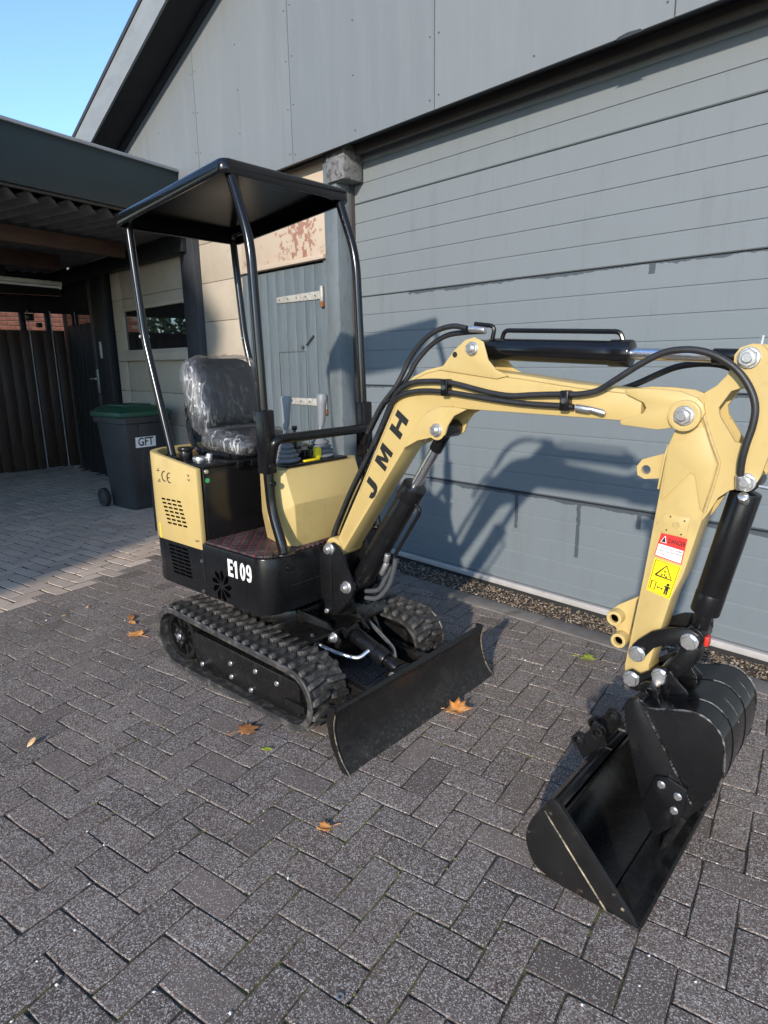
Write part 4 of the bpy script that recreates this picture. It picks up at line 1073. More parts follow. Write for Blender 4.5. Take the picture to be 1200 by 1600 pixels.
for s in (-1, 1):
    MB().tube(smooth_path([(-1.355, s * .205, 1.28), (-1.335, s * .215, 1.15), (-1.30, s * .215, 1.075), (-1.21, s * .21, 1.05), (-1.03, s * .20, 1.048)]), .016, 8).build('seat_bracket', 'black', seat)
    for (uu, zz) in ((-1.345, 1.26), (-1.34, 1.21), (-1.27, 1.065), (-1.215, 1.055)): bolt(seat, (uu, s * .231, zz), .008, (0, s, 0), style='head')
MB().span((-1.30, -.2, 1.034), (-.985, .2, 1.058)).build('seat_slide', 'black', seat, .004)
MB().tube([(-1.26, -.17, 1.145), (-1.26, .17, 1.145)], .012, 8).build('pale_piping', 'plastic_gray', seat)
# wrinkled clear film over back and cushion
def film(name, c, d, puff, rot, amp, seed):
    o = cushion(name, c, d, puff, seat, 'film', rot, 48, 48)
    inv = rot.transposed(); C0 = Vector(c)
    for v_ in o.data.vertices:
        q = inv @ (v_.co - C0)              # film frame: x along the fall of the folds
        w_ = mnoise.noise(Vector((q.x * 5 + seed, q.y * 17, q.z * 9))) ; w2 = mnoise.noise(Vector((q.x * 11 + seed, q.y * 46 + w_ * 2, q.z * 20)))
        rid = (1 - abs(w2) * 2.6); w3 = mnoise.noise(Vector((q.x * 60, q.y * 60, seed)))
        n_ = q.copy(); n_.x *= .15; n_.y *= .25; n_ = n_.normalized() if n_.length > 1e-6 else Vector((0, 0, 1))
        v_.co += (rot @ n_) * (amp * (.8 * w_ + .7 * rid * (1 if rid > 0 else .2) + .25 * w3))
    return o
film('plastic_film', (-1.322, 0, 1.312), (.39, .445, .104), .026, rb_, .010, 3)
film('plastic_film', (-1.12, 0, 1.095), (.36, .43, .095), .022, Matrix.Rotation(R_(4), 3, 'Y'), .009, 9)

# ---- control stand: cream leg guard, levers
ct = [(-.625, -.20), (-.625, .20)]
g = MB()
# front faces: lower part leans, crease, upper part leans back; chamfered flanks
A_ = [(-.575, -.185, FLZ + .003), (-.575, .185, FLZ + .003), (-.548, .215, .885), (-.548, -.215, .885), (-.60, .215, 1.028), (-.60, -.215, 1.028)]
B_ = [(-.655, -.272, .815), (-.655, .272, .815), (-.655, .272, 1.03), (-.655, -.272, 1.03), (-.635, -.215, FLZ + .003), (-.635, .215, FLZ + .003)]
V = A_ + B_
V += [(-.80, -.19, .815), (-.80, .19, .815), (-.80, .19, 1.03), (-.80, -.19, 1.03), (-.80, -.17, FLZ + .003), (-.80, .17, FLZ + .003)]
g.add(V, [(0, 1, 2, 3), (3, 2, 4, 5), (0, 3, 6, 10), (3, 5, 9, 6), (1, 11, 7, 2), (2, 7, 8, 4), (5, 4, 8, 9), (10, 6, 12, 16), (6, 9, 15, 12), (11, 17, 13, 7), (7, 13, 14, 8), (9, 8, 14, 15), (16, 12, 15, 14, 13, 17), (0, 10, 16, 17, 11, 1)])
guard = g.build('leg_guard', 'cream', xc, .004, angle=15)
MB().span((-.79, -.18, 1.0305), (-.615, .18, 1.042)).build('console_top', 'black', guard, .003)
for (uu, vv, tl_) in ((-.71, -.115, 0), (-.70, .09, 0)):
    lv_ = empty('lever', parent=xc)
    rings = []
    prof_ = [(.054, 1.042), (.064, 1.048), (.064, 1.056), (.047, 1.063), (.056, 1.068), (.056, 1.075), (.039, 1.082), (.048, 1.087), (.047, 1.093), (.031, 1.101), (.039, 1.106), (.037, 1.112), (.020, 1.128), (.012, 1.155)]
    mb = MB(); n = 20; vs = []; fs = []
    for (r_, z_) in prof_:
        for k in range(n): a = 2 * math.pi * k / n; vs.append((uu + r_ * math.cos(a) * 1.0, vv + r_ * math.sin(a) * 1.15, z_))
    for i in range(len(prof_) - 1):
        for k in range(n): q = (k + 1) % n; fs.append((i * n + k, i * n + q, i * n + n + q, i * n + n + k))
    fs.append(tuple((len(prof_) - 1) * n + k for k in range(n))); mb.add(vs, fs).build('boot', 'boot_gray', lv_, angle=80)
    MB().cyl((uu, vv, 1.14), (uu + .004, vv + .008, 1.235), .007, 10).build('stem', 'zinc', lv_)
    MB().tube([(uu + .002, vv + .006, 1.18), (uu + .004, vv + .009, 1.21), (uu + .006, vv + .012, 1.28), (uu + .008, vv + .014, 1.315), (uu + .008, vv + .014, 1.328)], .02, 14, rr=[.012, .017, .021, .027, .020]).build('grip', 'plastic_gray', lv_, angle=60)
for (uu, vv, h_) in ((-.75, -.02, .13), (-.77, .17, .10), (-.66, -.01, .05)):
    MB().cyl((uu, vv, 1.042), (uu, vv, 1.042 + h_), .007, 8).cyl((uu, vv, 1.042 + h_), (uu, vv, 1.06 + h_), .013, 12).build('small_lever', 'black', xc, .003)
MB().box((-.66, .03, 1.07), (.03, .03, .05)).build('yellow_knob', 'yellow_tag', xc, .006)
MB().box((-.635, -.03, 1.047), (.02, .09, .008)).build('yellow_clip', 'yellow_label', xc, .002)
MB().box((-.70, -.01, 1.065), (.05, .05, .045)).build('valve_block', 'black', xc, .005)

# ---- canopy
cano = empty('canopy', parent=xc)
PV = .295
for s in (-1, 1):
    v = s * PV
    fp_ = [(-.538, v, FLZ), (-.545, v, .73), (-.598, v, .87), (-.610, v, 1.05)]
    MB().tube(fillet(fp_, .06), .0215, 16).build('lower_post', 'black_gloss', cano, 0, angle=60)
    MB().box((-.612, v, 1.155), (.058, .058, .26)).build('post_sleeve', 'black', cano, .008)
    up_ = [(-.613, v, 1.10), (-.618, v, 1.30), (-.640, v, 1.93), (-.745, v, 2.195), (-.80, v, 2.21)]
    MB().tube(fillet(up_, .09, 7), .0195, 16).build('front_post', 'black_gloss', cano, 0, angle=60)
    MB().cyl((-.535, v, FLZ + .006), (-.535, v, FLZ + .014), .048, 20).build('post_flange', 'black', cano, .002)
    for zz in (1.056, .985): bolt(cano, (-.58, v - .02 * 0 - .0, zz), .012, (1, -.3, 0), style='head')
    re_ = [(-1.33, v, 1.03), (-1.487, v, 1.60), (-1.532, v, 2.07), (-1.535, v, 2.138), (-1.45, v, 2.143)]
    MB().tube(fillet(re_, .07, 6), .0185, 16).build('rear_post', 'black_gloss', cano, 0, angle=60)
    MB().cyl((-1.487, v - .024, 1.60), (-1.487, v + .024, 1.60), .007, 8).build('pivot_pin', 'zinc', cano)
MB().tube(fillet([(-.60, -PV + .015, 1.09), (-.575, -PV + .015, 1.165), (-.575, PV - .015, 1.165), (-.60, PV - .015, 1.09)], .07, 7), .0205, 14).build('grab_bar', 'black', cano, 0, angle=60)
# roof: pressed sheet with rolled edge
def roof_ring(e, dz, r):
    u0, u1, w = -1.565 - e, -.715 + e, .345 + e
    out = []
    for p in rrect(u0, u1, -w, w, r, 0, 5):
        t = (p[0] + 1.565) / .85; out.append((p[0], p[1], 2.145 + .082 * t + dz))
    return out
loft([roof_ring(-.010, -.054, .028), roof_ring(-.0015, -.056, .033), roof_ring(.002, -.052, .034), roof_ring(.001, -.012, .034), roof_ring(-.006, -.001, .034), roof_ring(-.022, .005, .036), roof_ring(-.25, .012, .05)], cap0=False).build('roof', 'black_gloss', cano, 0, angle=50)
loft([roof_ring(-.012, -.045, .03), roof_ring(-.014, -.004, .03), roof_ring(-.03, .004, .03)], cap0=False, cap1=True).build('roof_underside', 'black_mirror', cano, 0, angle=50)
for (uu, s) in ((-.79, -1), (-1.46, -1), (-.79, 1), (-1.46, 1)): bolt(cano, (uu, s * .32, 2.133 + .082 * (uu + 1.565) / .85 - .012), .011, (0, 0, -1), style='head')

# ---- swing bracket
br = [(-0.530,0.665),(-0.500,0.696),(-0.460,0.709),(-0.427,0.696),(-0.381,0.620),(-0.351,0.561),(-0.334,0.523),(-0.360,0.468),(-0.405,0.423),(-0.446,0.378),(-0.515,0.378),(-0.521,0.420)]
sw = empty('swing_bracket', parent=xc)
for s in (-1, 1): MB().prism(br, s * .082 - .009, s * .082 + .009).build('bracket_plate', 'black', sw, .003)
MB().span((-.56, -.10, .44), (-.46, .10, .66)).build('bracket_block', 'black', sw, .006)
MB().cyl((-.51, 0, .36), (-.51, 0, .44), .07, 24).build('swing_pin', 'black_worn', sw, .005)
for (uu, zz) in ((-.474, .680), (-.377, .525)):
    for s in (-1, 1): bolt(sw, (uu, s * .094, zz), .024, (0, s, 0))
    MB().cyl((uu, -.08, zz), (uu, .08, zz), .02, 14).build('pin', 'zinc', sw)
bolt(sw, (-.505, -.093, .385), .010, (0, -1, 0), style='head')

# ---- boom
bo = [(-0.467,0.701),(-0.323,0.954),(-0.128,1.305),(-0.096,1.361),(-0.034,1.413),(0.025,1.436),(0.096,1.449),(0.123,1.449),(0.406,1.419),(0.600,1.393),(0.750,1.380),(0.784,1.383),(0.845,1.381),(0.905,1.375),(0.946,1.361),(0.965,1.343),(0.971,1.321),(0.960,1.296),(0.935,1.281),(0.900,1.277),(0.850,1.268),(0.747,1.276),(0.564,1.293),(0.221,1.301),(0.184,1.303),(0.090,1.306),(0.033,1.285),(-0.009,1.243),(-0.079,1.143),(-0.419,0.679)]
BW = .056
body_poly = [p for p in bo if p[0] < .80] + []
top_i = [p for p in bo[:10] if p[0] < .80]; bot_i = [p for p in bo[21:]]
boom_poly = [(-.478, .672)] + bo[:11] + [(.80, 1.372), (.80, 1.282)] + [(.745, 1.288)] + bo[22:] + [(-.440, .650), (-.47, .648)]
boom = MB().prism(boom_poly, -BW, BW).build('boom', 'cream', xc, .004, angle=25)
edge_t = [(p[0], p[1]) for p in bo[1:11]]
MB().tube(UV([(p[0] * 1.0 + .004, p[1] - .010) for p in edge_t[:3]] + [(p[0] + .002, p[1] - .012) for p in edge_t[3:]], -BW - .0005), .0016, 5).build('flange_line', 'weld', boom)
MB().cyl((-.472, -.07, .68), (-.472, .07, .68), .045, 24).build('foot_eye', 'cream', boom, .004)
tipp = [(0.753,1.380),(0.787,1.383),(0.848,1.382),(0.908,1.376),(0.949,1.361),(0.967,1.343),(0.974,1.321),(0.963,1.297),(0.938,1.282),(0.903,1.278),(0.853,1.269),(0.750,1.277),(0.744,1.288),(0.811,1.314),(0.817,1.329),(0.809,1.343),(0.759,1.365)]
lowl = [(-0.078,1.143),(-0.008,1.179),(0.051,1.193),(0.084,1.190),(0.116,1.207),(0.129,1.243),(0.155,1.277),(0.208,1.301),(0.162,1.307),(0.091,1.307),(0.034,1.284),(-0.008,1.243)]
topl = [(0.083,1.436),(0.106,1.452),(0.152,1.503),(0.196,1.535),(0.232,1.543),(0.268,1.527),(0.278,1.498),(0.288,1.468),(0.320,1.436),(0.368,1.416),(0.321,1.406)]
for s in (-1, 1):
    MB().prism(tipp, s * .057 if s > 0 else -.068, s * .068 if s > 0 else -.057).build('tip_plate', 'cream', boom, .0025)
    MB().prism(lowl, .0565 if s > 0 else -.0665, .0665 if s > 0 else -.0565).build('lower_lug', 'cream', boom, .0025)
    MB().prism(topl, .0565 * s - .0001 if s > 0 else -.064, .064 if s > 0 else -.0565).build('upper_lug', 'cream', boom, .0025)
P_up, P_lo, P_tip = (.226, 1.505), (.080, 1.222), (.925, 1.312)
for (p, vv, rr_) in ((P_up, .066, .021), (P_lo, .069, .022), (P_tip, .083, .024)):
    for s in (-1, 1): bolt(boom, (p[0], s * vv, p[1]), rr_, (0, s, 0))
    MB().cyl((p[0], -vv + .004, p[1]), (p[0], vv - .004, p[1]), rr_ * .8, 16).build('pin', 'zinc', boom)
MB().ring((P_tip[0], -.083, P_tip[1]), (P_tip[0], -.068, P_tip[1]), .026, .043, 24).build('tip_boss', 'cream', boom, .003)
MB().ring((P_lo[0], -.068, P_lo[1]), (P_lo[0], -.064, P_lo[1]), .022, .036, 24).build('lug_boss', 'cream', boom, .002)
MB().cyl((.155, -.0645, 1.487), (.155, -.0615, 1.487), .010, 14).build('lug_hole', 'ink', boom)
mb = MB().tube(UV([(-0.078,1.143),(-0.008,1.243),(0.034,1.284),(0.091,1.306),(0.147,1.309)], -.058), .0035, 6).build('weld_bead', 'weld', boom)
MB().prism([(-0.181,1.311),(-0.144,1.332),(-0.135,1.326),(-0.172,1.301)], -.066, -.056).build('hose_clip', 'black', boom, .001)
# lettering
ba = math.atan2(1.305 - .701, -.128 + .467)
for ch, (px, pz) in zip('JMH', [(-0.252,0.972),(-0.184,1.101),(-0.105,1.232)]):
    glyph(ch, (px, pz), .088, .066, ba, -BW - .0006, 'lettering', 'ink', boom, shear=.12)

# ---- arm (dipper)
AW = .047
arm_poly = [(0.897,1.326),(0.897,1.276),(0.879,1.224),(0.868,1.100),(0.842,0.834),(0.834,0.760),(0.806,0.520)]
arm_poly += [(.812, .478), (.850, .466), (.884, .500)] + [(0.880,0.544),(0.927,0.775),(0.953,0.850),(0.994,1.047),(1.018,1.188),(0.989,1.260),(0.964,1.345),(0.939,1.358)]
arm = MB().prism(arm_poly, -AW, AW).build('dipper_arm', 'cream', xc, .004, angle=25)
ear = [(0.925,1.327),(0.944,1.360),(0.992,1.392),(1.014,1.419),(1.027,1.450),(1.027,1.472),(1.039,1.490),(1.066,1.499),(1.086,1.497),(1.107,1.477),(1.128,1.398),(1.137,1.318),(1.136,1.237),(1.120,1.161),(1.111,1.138),(1.093,1.122),(1.076,1.124),(1.050,1.115),(1.024,1.091),(1.005,1.048),(0.988,1.018),(1.009,1.183),(0.966,1.294)]
hole = [(1.062,1.391),(1.046,1.386),(1.028,1.379),(1.002,1.335),(1.007,1.312),(1.051,1.246),(1.068,1.243),(1.085,1.256),(1.097,1.300),(1.093,1.349),(1.081,1.382)]
for s in (-1, 1): MB().prism(ear, s * .046 - .006, s * .046 + .006, holes=[hole]).build('ear_plate', 'cream', arm)
MB().tube(UV([(0.961,1.349),(0.968,1.311),(0.994,1.243),(1.019,1.186),(1.012,1.139),(0.994,1.047)], -.052), .0055, 7).build('weld_bead', 'weld', arm)
dbl = [(0.896,1.269),(0.972,1.282),(1.014,1.188),(1.009,1.150),(0.988,1.048),(0.981,1.052),(0.959,1.147),(0.946,1.152),(0.935,1.137),(0.880,1.066),(0.875,1.068),(0.882,1.215)]
MB().prism(dbl, -AW - .004, -AW + .001).build('doubler_plate', 'cream', arm, .0015)
MB().prism([(0.888,1.026),(0.958,1.024),(0.952,0.963),(0.881,0.968)], -AW - .003, -AW + .001).build('mount_pad', 'cream', arm, .001)
pc = [(0.922,0.997)][0]
MB().cyl((pc[0], -AW - .0045, pc[1]), (pc[0], -AW - .0025, pc[1]), .011, 16).build('pad_hole', 'weld', arm)
for q in [(0.905,1.020),(0.944,1.013),(0.897,0.979),(0.938,0.972)]: MB().cyl((q[0], -AW - .0042, q[1]), (q[0], -AW - .0025, q[1]), .0025, 8).build('pad_screw_hole', 'ink', arm)
sl = [(0.861,1.195),(0.798,1.172),(0.783,1.150),(0.787,1.124),(0.808,1.114),(0.855,1.121),(0.874,1.143),(0.875,1.194)]
MB().prism(sl, -.008, .008, holes=[list(reversed(circle([(0.811,1.142)][0], .014, 14)))]).build('side_lug', 'cream', arm)
MB().prism([(0.876,1.226),(0.867,1.190),(0.857,1.094),(0.863,1.093),(0.873,1.186),(0.881,1.224)], -.04, .04).build('front_strip', 'cream', arm, .002)
# hose bosses on the front edge
kn = [(0.820,0.743),(0.759,0.701),(0.727,0.666),(0.734,0.640),(0.758,0.619),(0.759,0.596),(0.783,0.572),(0.797,0.584),(0.814,0.725)]
kc = [(0.761,0.665),(0.779,0.594)]
MB().prism(kn, -.008, .008).build('boss_plate', 'cream', arm, .002)
for c in [(0.761,0.665),(0.779,0.594)]: MB().ring((c[0], -.045, c[1]), (c[0], .045, c[1]), .014, .024, 20).build('thumb_boss', 'cream', arm, .002); MB().cyl((c[0], -.03, c[1]), (c[0], .03, c[1]), .0145, 16).build('bore', 'void', arm)
P_top, P_cyl = (1.062, 1.464), (1.088, 1.142)
for (p, rr_) in ((P_top, .024), (P_cyl, .022)):
    for s in (-1, 1): bolt(arm, (p[0], s * .056, p[1]), rr_, (0, s, 0))
    MB().cyl((p[0], -.05, p[1]), (p[0], .05, p[1]), .016, 14).build('pin', 'zinc', arm)
MB().cyl((1.075, 0, 1.495), (1.077, 0, 1.52), .005, 6).cyl((1.115, -.03, 1.13), (1.145, -.03, 1.127), .005, 6).build('grease_nipple', 'zinc', arm)
# warning labels
lab = [(0.883,0.969),(0.956,0.961),(0.946,0.882),(0.868,0.897)]
def quad_plate(q, v, d, name, mt, par): return MB().prism(q, v - d, v).build(name, mt, par, smooth=False)
def lerpq(q, a, b):
    t = [q[0][i] + (q[1][i] - q[0][i]) * a for i in (0, 1)]; bb = [q[3][i] + (q[2][i] - q[3][i]) * a for i in (0, 1)]
    return (t[0] + (bb[0] - t[0]) * b, t[1] + (bb[1] - t[1]) * b)
sv = -AW - .0005
dl = quad_plate(lab, sv, .001, 'danger_label', 'red_label', arm)
inn = [lerpq(lab, a, b) for a, b in ((.035, .47), (.965, .47), (.965, .96), (.035, .96))]
quad_plate(inn, sv - .001, .0005, 'white_field', 'white_label', dl)
la = math.atan2(lab[1][1] - lab[0][1], lab[1][0] - lab[0][0])
c = lerpq(lab, .66, .25); text_obj('danger_lettering', 'DANGER', .020, 'ink', dl, side_mtx(c[0], sv - .0014, c[1], la), bold=.0003, sx=.60)
tri = [lerpq(lab, a, b) for a, b in ((.07, .38), (.30, .38), (.185, .08))]; MB().prism(tri, sv - .0016, sv - .001).build('hazard_triangle', 'white_label', dl, smooth=False)
tri = [lerpq(lab, a, b) for a, b in ((.10, .36), (.27, .36), (.185, .13))]; MB().prism(tri, sv - .002, sv - .0016).build('hazard_triangle_ink', 'ink', dl, smooth=False)
for k, (tx_, b) in enumerate((('Do not stay under', .58), ('near machine when', .71), ('in use', .84))):
    c = lerpq(lab, .08, b); text_obj('small_print', tx_, .0105, 'ink', dl, side_mtx(c[0], sv - .0017, c[1], la), sx=.85, align='LEFT')
yl = [(0.871,0.888),(0.947,0.875)] + [(0.923,0.770),(0.854,0.785)]
yl = [yl[0], yl[1], yl[2], yl[3]]
wl = quad_plate(yl, sv, .001, 'warning_label', 'yellow_label', arm)
fr_ = [lerpq(yl, a, b) for a, b in ((.05, .03), (.95, .03), (.95, .97), (.05, .97))]
def line_loop(pts, r, name, par, closed=True):
    P_ = [(p[0], sv - .0015, p[1]) for p in pts]
    MB().tube(P_ + ([P_[0]] if closed else []), r, 4).build(name, 'ink', par)
line_loop(fr_, .0009, 'border_line', wl)
line_loop([lerpq(yl, a, b) for a, b in ((.18, .46), (.82, .46), (.50, .10))], .0024, 'warning_triangle', wl)
pic = MB()
for (a, b) in ((.42, .40), (.52, .38), (.60, .42), (.50, .28)):
    c = lerpq(yl, a, b); pic.box((c[0], sv - .0015, c[1]), (.004, .001, .005))
c = lerpq(yl, .76, .62); pic.cyl((c[0], sv - .002, c[1]), (c[0], sv - .001, c[1]), .0045, 10)
pic.prism([lerpq(yl, a, b) for a, b in ((.64, .67), (.88, .67), (.88, .71), (.83, .71), (.83, .92), (.77, .92), (.77, .80), (.75, .80), (.75, .92), (.69, .92), (.69, .71), (.64, .71))], sv - .002, sv - .001)
pic.prism([lerpq(yl, a, b) for a, b in ((.36, .79), (.42, .75), (.42, .78), (.56, .78), (.56, .75), (.62, .79), (.56, .83), (.56, .80), (.42, .80), (.42, .83))], sv - .002, sv - .001)
pic.build('pictogram', 'ink', wl, smooth=False)
line_loop([lerpq(yl, a, b) for a, b in ((.12, .66), (.30, .66), (.30, .90), (.12, .90))], .0014, 'pictogram_box', wl)

# ---- rams
r1, a1, b1, d1, L1 = ram('boom_ram', (-.377, .525), P_lo, .047, .021, .66, eye=.032)
MB().tube(fillet([tuple(a1 + d1 * (L1 * .20) + Vector((.050, -.01, -.034))), tuple(a1 + d1 * (L1 * .22) + Vector((.068, -.01, -.046))), tuple(a1 + d1 * (L1 * .60) + Vector((.068, -.01, -.046))), tuple(a1 + d1 * (L1 * .60) + Vector((.035, -.01, -.02)))], .02), .008, 8).build('oil_pipe', 'black', r1)
r2, a2, b2, d2, L2 = ram('arm_ram', P_up, P_top, .036, .0175, .61, mt_b='black_gloss', eye=.03)
pz_ = .062
MB().tube(fillet([tuple(a2 + d2 * .075 + Vector((0, 0, .03))), tuple(a2 + d2 * .085 + Vector((0, 0, pz_))), tuple(a2 + d2 * (L2 * .57) + Vector((0, 0, pz_))), tuple(a2 + d2 * (L2 * .585) + Vector((0, 0, .03)))], .02), .0075, 8).build('oil_pipe', 'black', r2)
MB().tube(fillet([tuple(a2 + d2 * .05 + Vector((0, -.02, .03))), tuple(a2 + d2 * .06 + Vector((0, -.02, .075))), tuple(a2 + d2 * -.02 + Vector((0, -.02, .082)))], .02), .0075, 8).build('elbow_pipe', 'black', r2)
r3_, a3, b3, d3, L3 = ram('bucket_ram', P_cyl, (.996, .667), .040, .021, .84, eye=.03, gl=.0008)

# ---- bucket linkage and digging bucket
lk = [(0.830,0.585),(0.835,0.608),(0.851,0.631),(0.888,0.668),(0.937,0.694),(0.992,0.705),(1.019,0.692),(1.021,0.667),(1.003,0.644),(0.966,0.646),(0.929,0.636),(0.898,0.616),(0.876,0.582),(0.863,0.562),(0.842,0.558)]
for s in (-1, 1): 
    l_ = MB().prism(lk, s * .072 - .006, s * .072 + .006).build('rocker_link', 'black', xc, .0025)
    for (uu, zz) in ((.852, .585), (.996, .667)): bolt(l_, (uu, s * .080, zz), .022, (0, s, 0), style='head')
bk = [(0.964,0.635),(1.004,0.652),(1.020,0.630),(1.006,0.581),(0.976,0.538),(0.940,0.491),(0.916,0.472),(0.890,0.471),(0.883,0.493),(0.901,0.525),(0.933,0.564),(0.955,0.602)]
MB().prism(bk, -.045, .045).build('bucket_link', 'black', xc, .008)
MB().cyl((.852, -.07, .585), (.852, .07, .585), .018, 14).cyl((.996, -.07, .667), (.996, .07, .667), .02, 14).build('linkage_pins', 'zinc', xc)
MB().box((1.03, -.02, .66), (.012, .03, .03)).build('red_reflector', 'red_reflector', xc, .003)
bucket = empty('digging_bucket', parent=xc)
DWB = .18
ears = [(0.810,0.485),(0.819,0.512),(0.837,0.525),(0.863,0.517),(0.916,0.559),(0.936,0.561),(0.956,0.551),(0.996,0.495),(0.964,0.467),(0.924,0.458),(0.894,0.454),(0.863,0.459),(0.828,0.462)]
for s in (-1, 1):
    e_ = MB().prism(ears, s * .066 - .006, s * .066 + .006).build('ear', 'black_gloss', bucket, .0025)
    for (uu, zz) in ((.839, .495), (.923, .531)): bolt(e_, (uu, s * .074, zz), .022, (0, s, 0), style='head')
    MB().prism([(.93, .47), (1.01, .50), (1.0, .512), (.94, .56)], s * .074 - .004, s * .074 + .004).build('gusset', 'black_gloss', bucket, .002)
MB().cyl((.839, -.06, .495), (.839, .06, .495), .016, 14).cyl((.923, -.06, .531), (.923, .06, .531), .016, 14).build('bucket_pins', 'zinc', bucket)
arc = smooth_path(UV([(0.914,0.481),(0.937,0.480),(0.986,0.494),(1.044,0.510),(1.091,0.502),(1.129,0.462),(1.142,0.392),(1.137,0.320),(1.114,0.259),(1.086,0.212)], 0), 3)
arc = [(p.x, p.z) for p in arc]
lip = [(1.040, .125), (1.016, .072)]
path = arc + lip
thin = .010
def offset_in(pts, d):
    out = []
    for i, p in enumerate(pts):
        a = Vector(pts[max(0, i - 1)]); b = Vector(pts[min(len(pts) - 1, i + 1)]); t = (b - a).normalized(); out.append((p[0] + t.y * d, p[1] - t.x * d))
    return out
shell = MB().prism(path + list(reversed(offset_in(path, thin))), -DWB, DWB).build('shell', 'black_gloss', bucket, 0, angle=40)
for (va, vb) in ((-.10, -.035), (.045, .11)):
    q = offset_in(arc[4:-3], -.0022)
    MB().prism(q + list(reversed(arc[4:-3])), va, vb).build('wear_strap', 'black_gloss', bucket, 0, angle=40)
    for e_, i0, i1 in ((va, 9, 15), (vb, 12, 17)): MB().tube([(p[0], e_, p[1]) for p in offset_in(arc[i0:i1], -.001)], .0024, 5).build('weld_bead', 'steel_bead', bucket)
side = [tuple(p) for p in arc] + [(1.055, .165)] + [(.985, .075), (.968, .10), (.93, .20), (.893, .33), (.868, .43), (.864, .468), (.875, .492), (.896, .497), (.918, .485)]
for s in (-1, 1):
    MB().prism(side, s * DWB - .006, s * DWB + .006).build('side_plate', 'black', bucket, .002)
    MB().tube([(p[0], s * (DWB + .005), p[1]) for p in arc[2:-2]], .0035, 5).build('rim_weld', 'steel_bead', bucket)
    strip_ = [(.920, .478), (1.070, .235), (1.040, .155), (.985, .080), (.968, .10), (.93, .20), (.893, .33), (.868, .43), (.864, .468), (.875, .492), (.896, .497)]
    MB().prism(strip_, s * (DWB + .0062) if s > 0 else -(DWB + .0122), s * (DWB + .0122) if s > 0 else -(DWB + .0062)).build('edge_strip', 'black', bucket, .002)
    wb_ = MB(); 
    for k in range(26):
        t = k / 25; wb_.box((.923 + .147 * t, s * (DWB + .010), .476 - .241 * t), (.006 + .003 * (k % 3), .008, .004), Matrix.Rotation(R_(58), 3, 'Y'))
    wb_.build('stitch_weld', 'steel_bead', bucket, .0015)
    cut = [(0.946,0.190),(0.971,0.282),(1.008,0.294),(1.061,0.275),(1.058,0.204),(1.043,0.167),(0.985,0.107),(0.938,0.182)]
    sc = MB().prism(cut, s * (DWB + .0124) if s > 0 else -(DWB + .0224), s * (DWB + .0224) if s > 0 else -(DWB + .0124)).build('side_cutter', 'black_gloss', bucket, .002)
    for p in [(0.991,0.263),(1.038,0.246),(1.032,0.197)]: bolt(sc, (p[0], s * (DWB + .023), p[1]), .010, (0, s, 0), style='head')
for vv in (-.165, -.055, .055, .165):
    t_ = MB().prism([(1.062, .165), (1.044, .175), (1.008, .085), (.998, .030), (1.024, .062), (1.048, .125)], vv - .022, vv + .022)
    t_.build('tooth', 'black_worn', bucket, .004)
MB().cyl((.895, -DWB, .478), (.895, DWB, .478), .018, 14).build('top_tube', 'black_gloss', bucket, .002)
MB().ring((.905, -.115, .487), (.905, -.074, .487), .012, .032, 20).build('collar', 'black_gloss', bucket, .003)

# ---- hoses
def hose(pts, v, r=.0095, name='hydraulic_hose', vs=None):
    P_ = [(p[0], (vs[i] if vs else v), p[1]) for i, p in enumerate(pts)]
    return MB().tube(smooth_path(P_, 5), r, 8).build(name, 'hose', xc, angle=60)
def vramp(n, a, b): return [a + (b - a) * i / (n - 1) for i in range(n)]
h1 = [(-0.281,1.187),(-0.206,1.296),(-0.140,1.370),(-0.108,1.425),(-0.077,1.479),(-0.021,1.536),(0.044,1.572),(0.115,1.585),(0.173,1.575)]
hose(h1, 0, vs=[-.045, -.045, -.035, -.025, -.02, -.02, -.02, -.02, -.02])
h2 = [(-0.294,1.185),(-0.209,1.305),(-0.115,1.397),(-0.071,1.465),(-0.011,1.523),(0.062,1.556),(0.148,1.564),(0.223,1.564)]
hose(h2, 0, vs=[-.02, -.02, .0, .01, .02, .02, .02, .02])
h3 = [(-0.244,1.146),(-0.184,1.242),(-0.141,1.302),(-0.118,1.333),(-0.078,1.368),(-0.022,1.391),(0.060,1.397),(0.124,1.395),(0.185,1.386),(0.252,1.372),(0.323,1.359),(0.391,1.353),(0.457,1.357),(0.519,1.360),(0.580,1.362),(0.622,1.363),(0.675,1.374),(0.724,1.402),(0.771,1.433),(0.817,1.461),(0.861,1.481),(0.905,1.487),(0.948,1.484),(0.991,1.470),(1.034,1.443),(1.064,1.411),(1.086,1.373),(1.096,1.335),(1.094,1.291),(1.085,1.247),(1.078,1.201),(1.076,1.160)]
hose(h3, -.075, vs=[-.045, -.05, -.06, -.07] + [-.077] * 13 + [-.085] * 13 + [-.08, -.07])
h4 = [(-0.254,1.124),(-0.194,1.220),(-0.146,1.292),(-0.119,1.323),(-0.065,1.349),(0.020,1.362),(0.124,1.360),(0.216,1.351),(0.324,1.339),(0.425,1.330),(0.521,1.327),(0.581,1.326),(0.603,1.324)]
hose(h4, -.075, vs=[-.03, -.035, -.05, -.065] + [-.075] * 9)
h5 = [(0.688,1.374),(0.709,1.379),(0.750,1.395),(0.798,1.418),(0.845,1.438),(0.891,1.447),(0.936,1.449),(0.981,1.442),(1.017,1.421),(1.046,1.384)]
hose(h5, .06)
hb = [(-0.157,1.306),(-0.211,1.209),(-0.286,1.087),(-0.379,0.945),(-0.451,0.818),(-0.499,0.719),(-0.471,0.673)]
for k, dv in enumerate((-.045, -.02, .01, .035)): hose([(p[0] - .008 * (k % 2), p[1] + .004 * (k % 2)) for p in hb], dv)
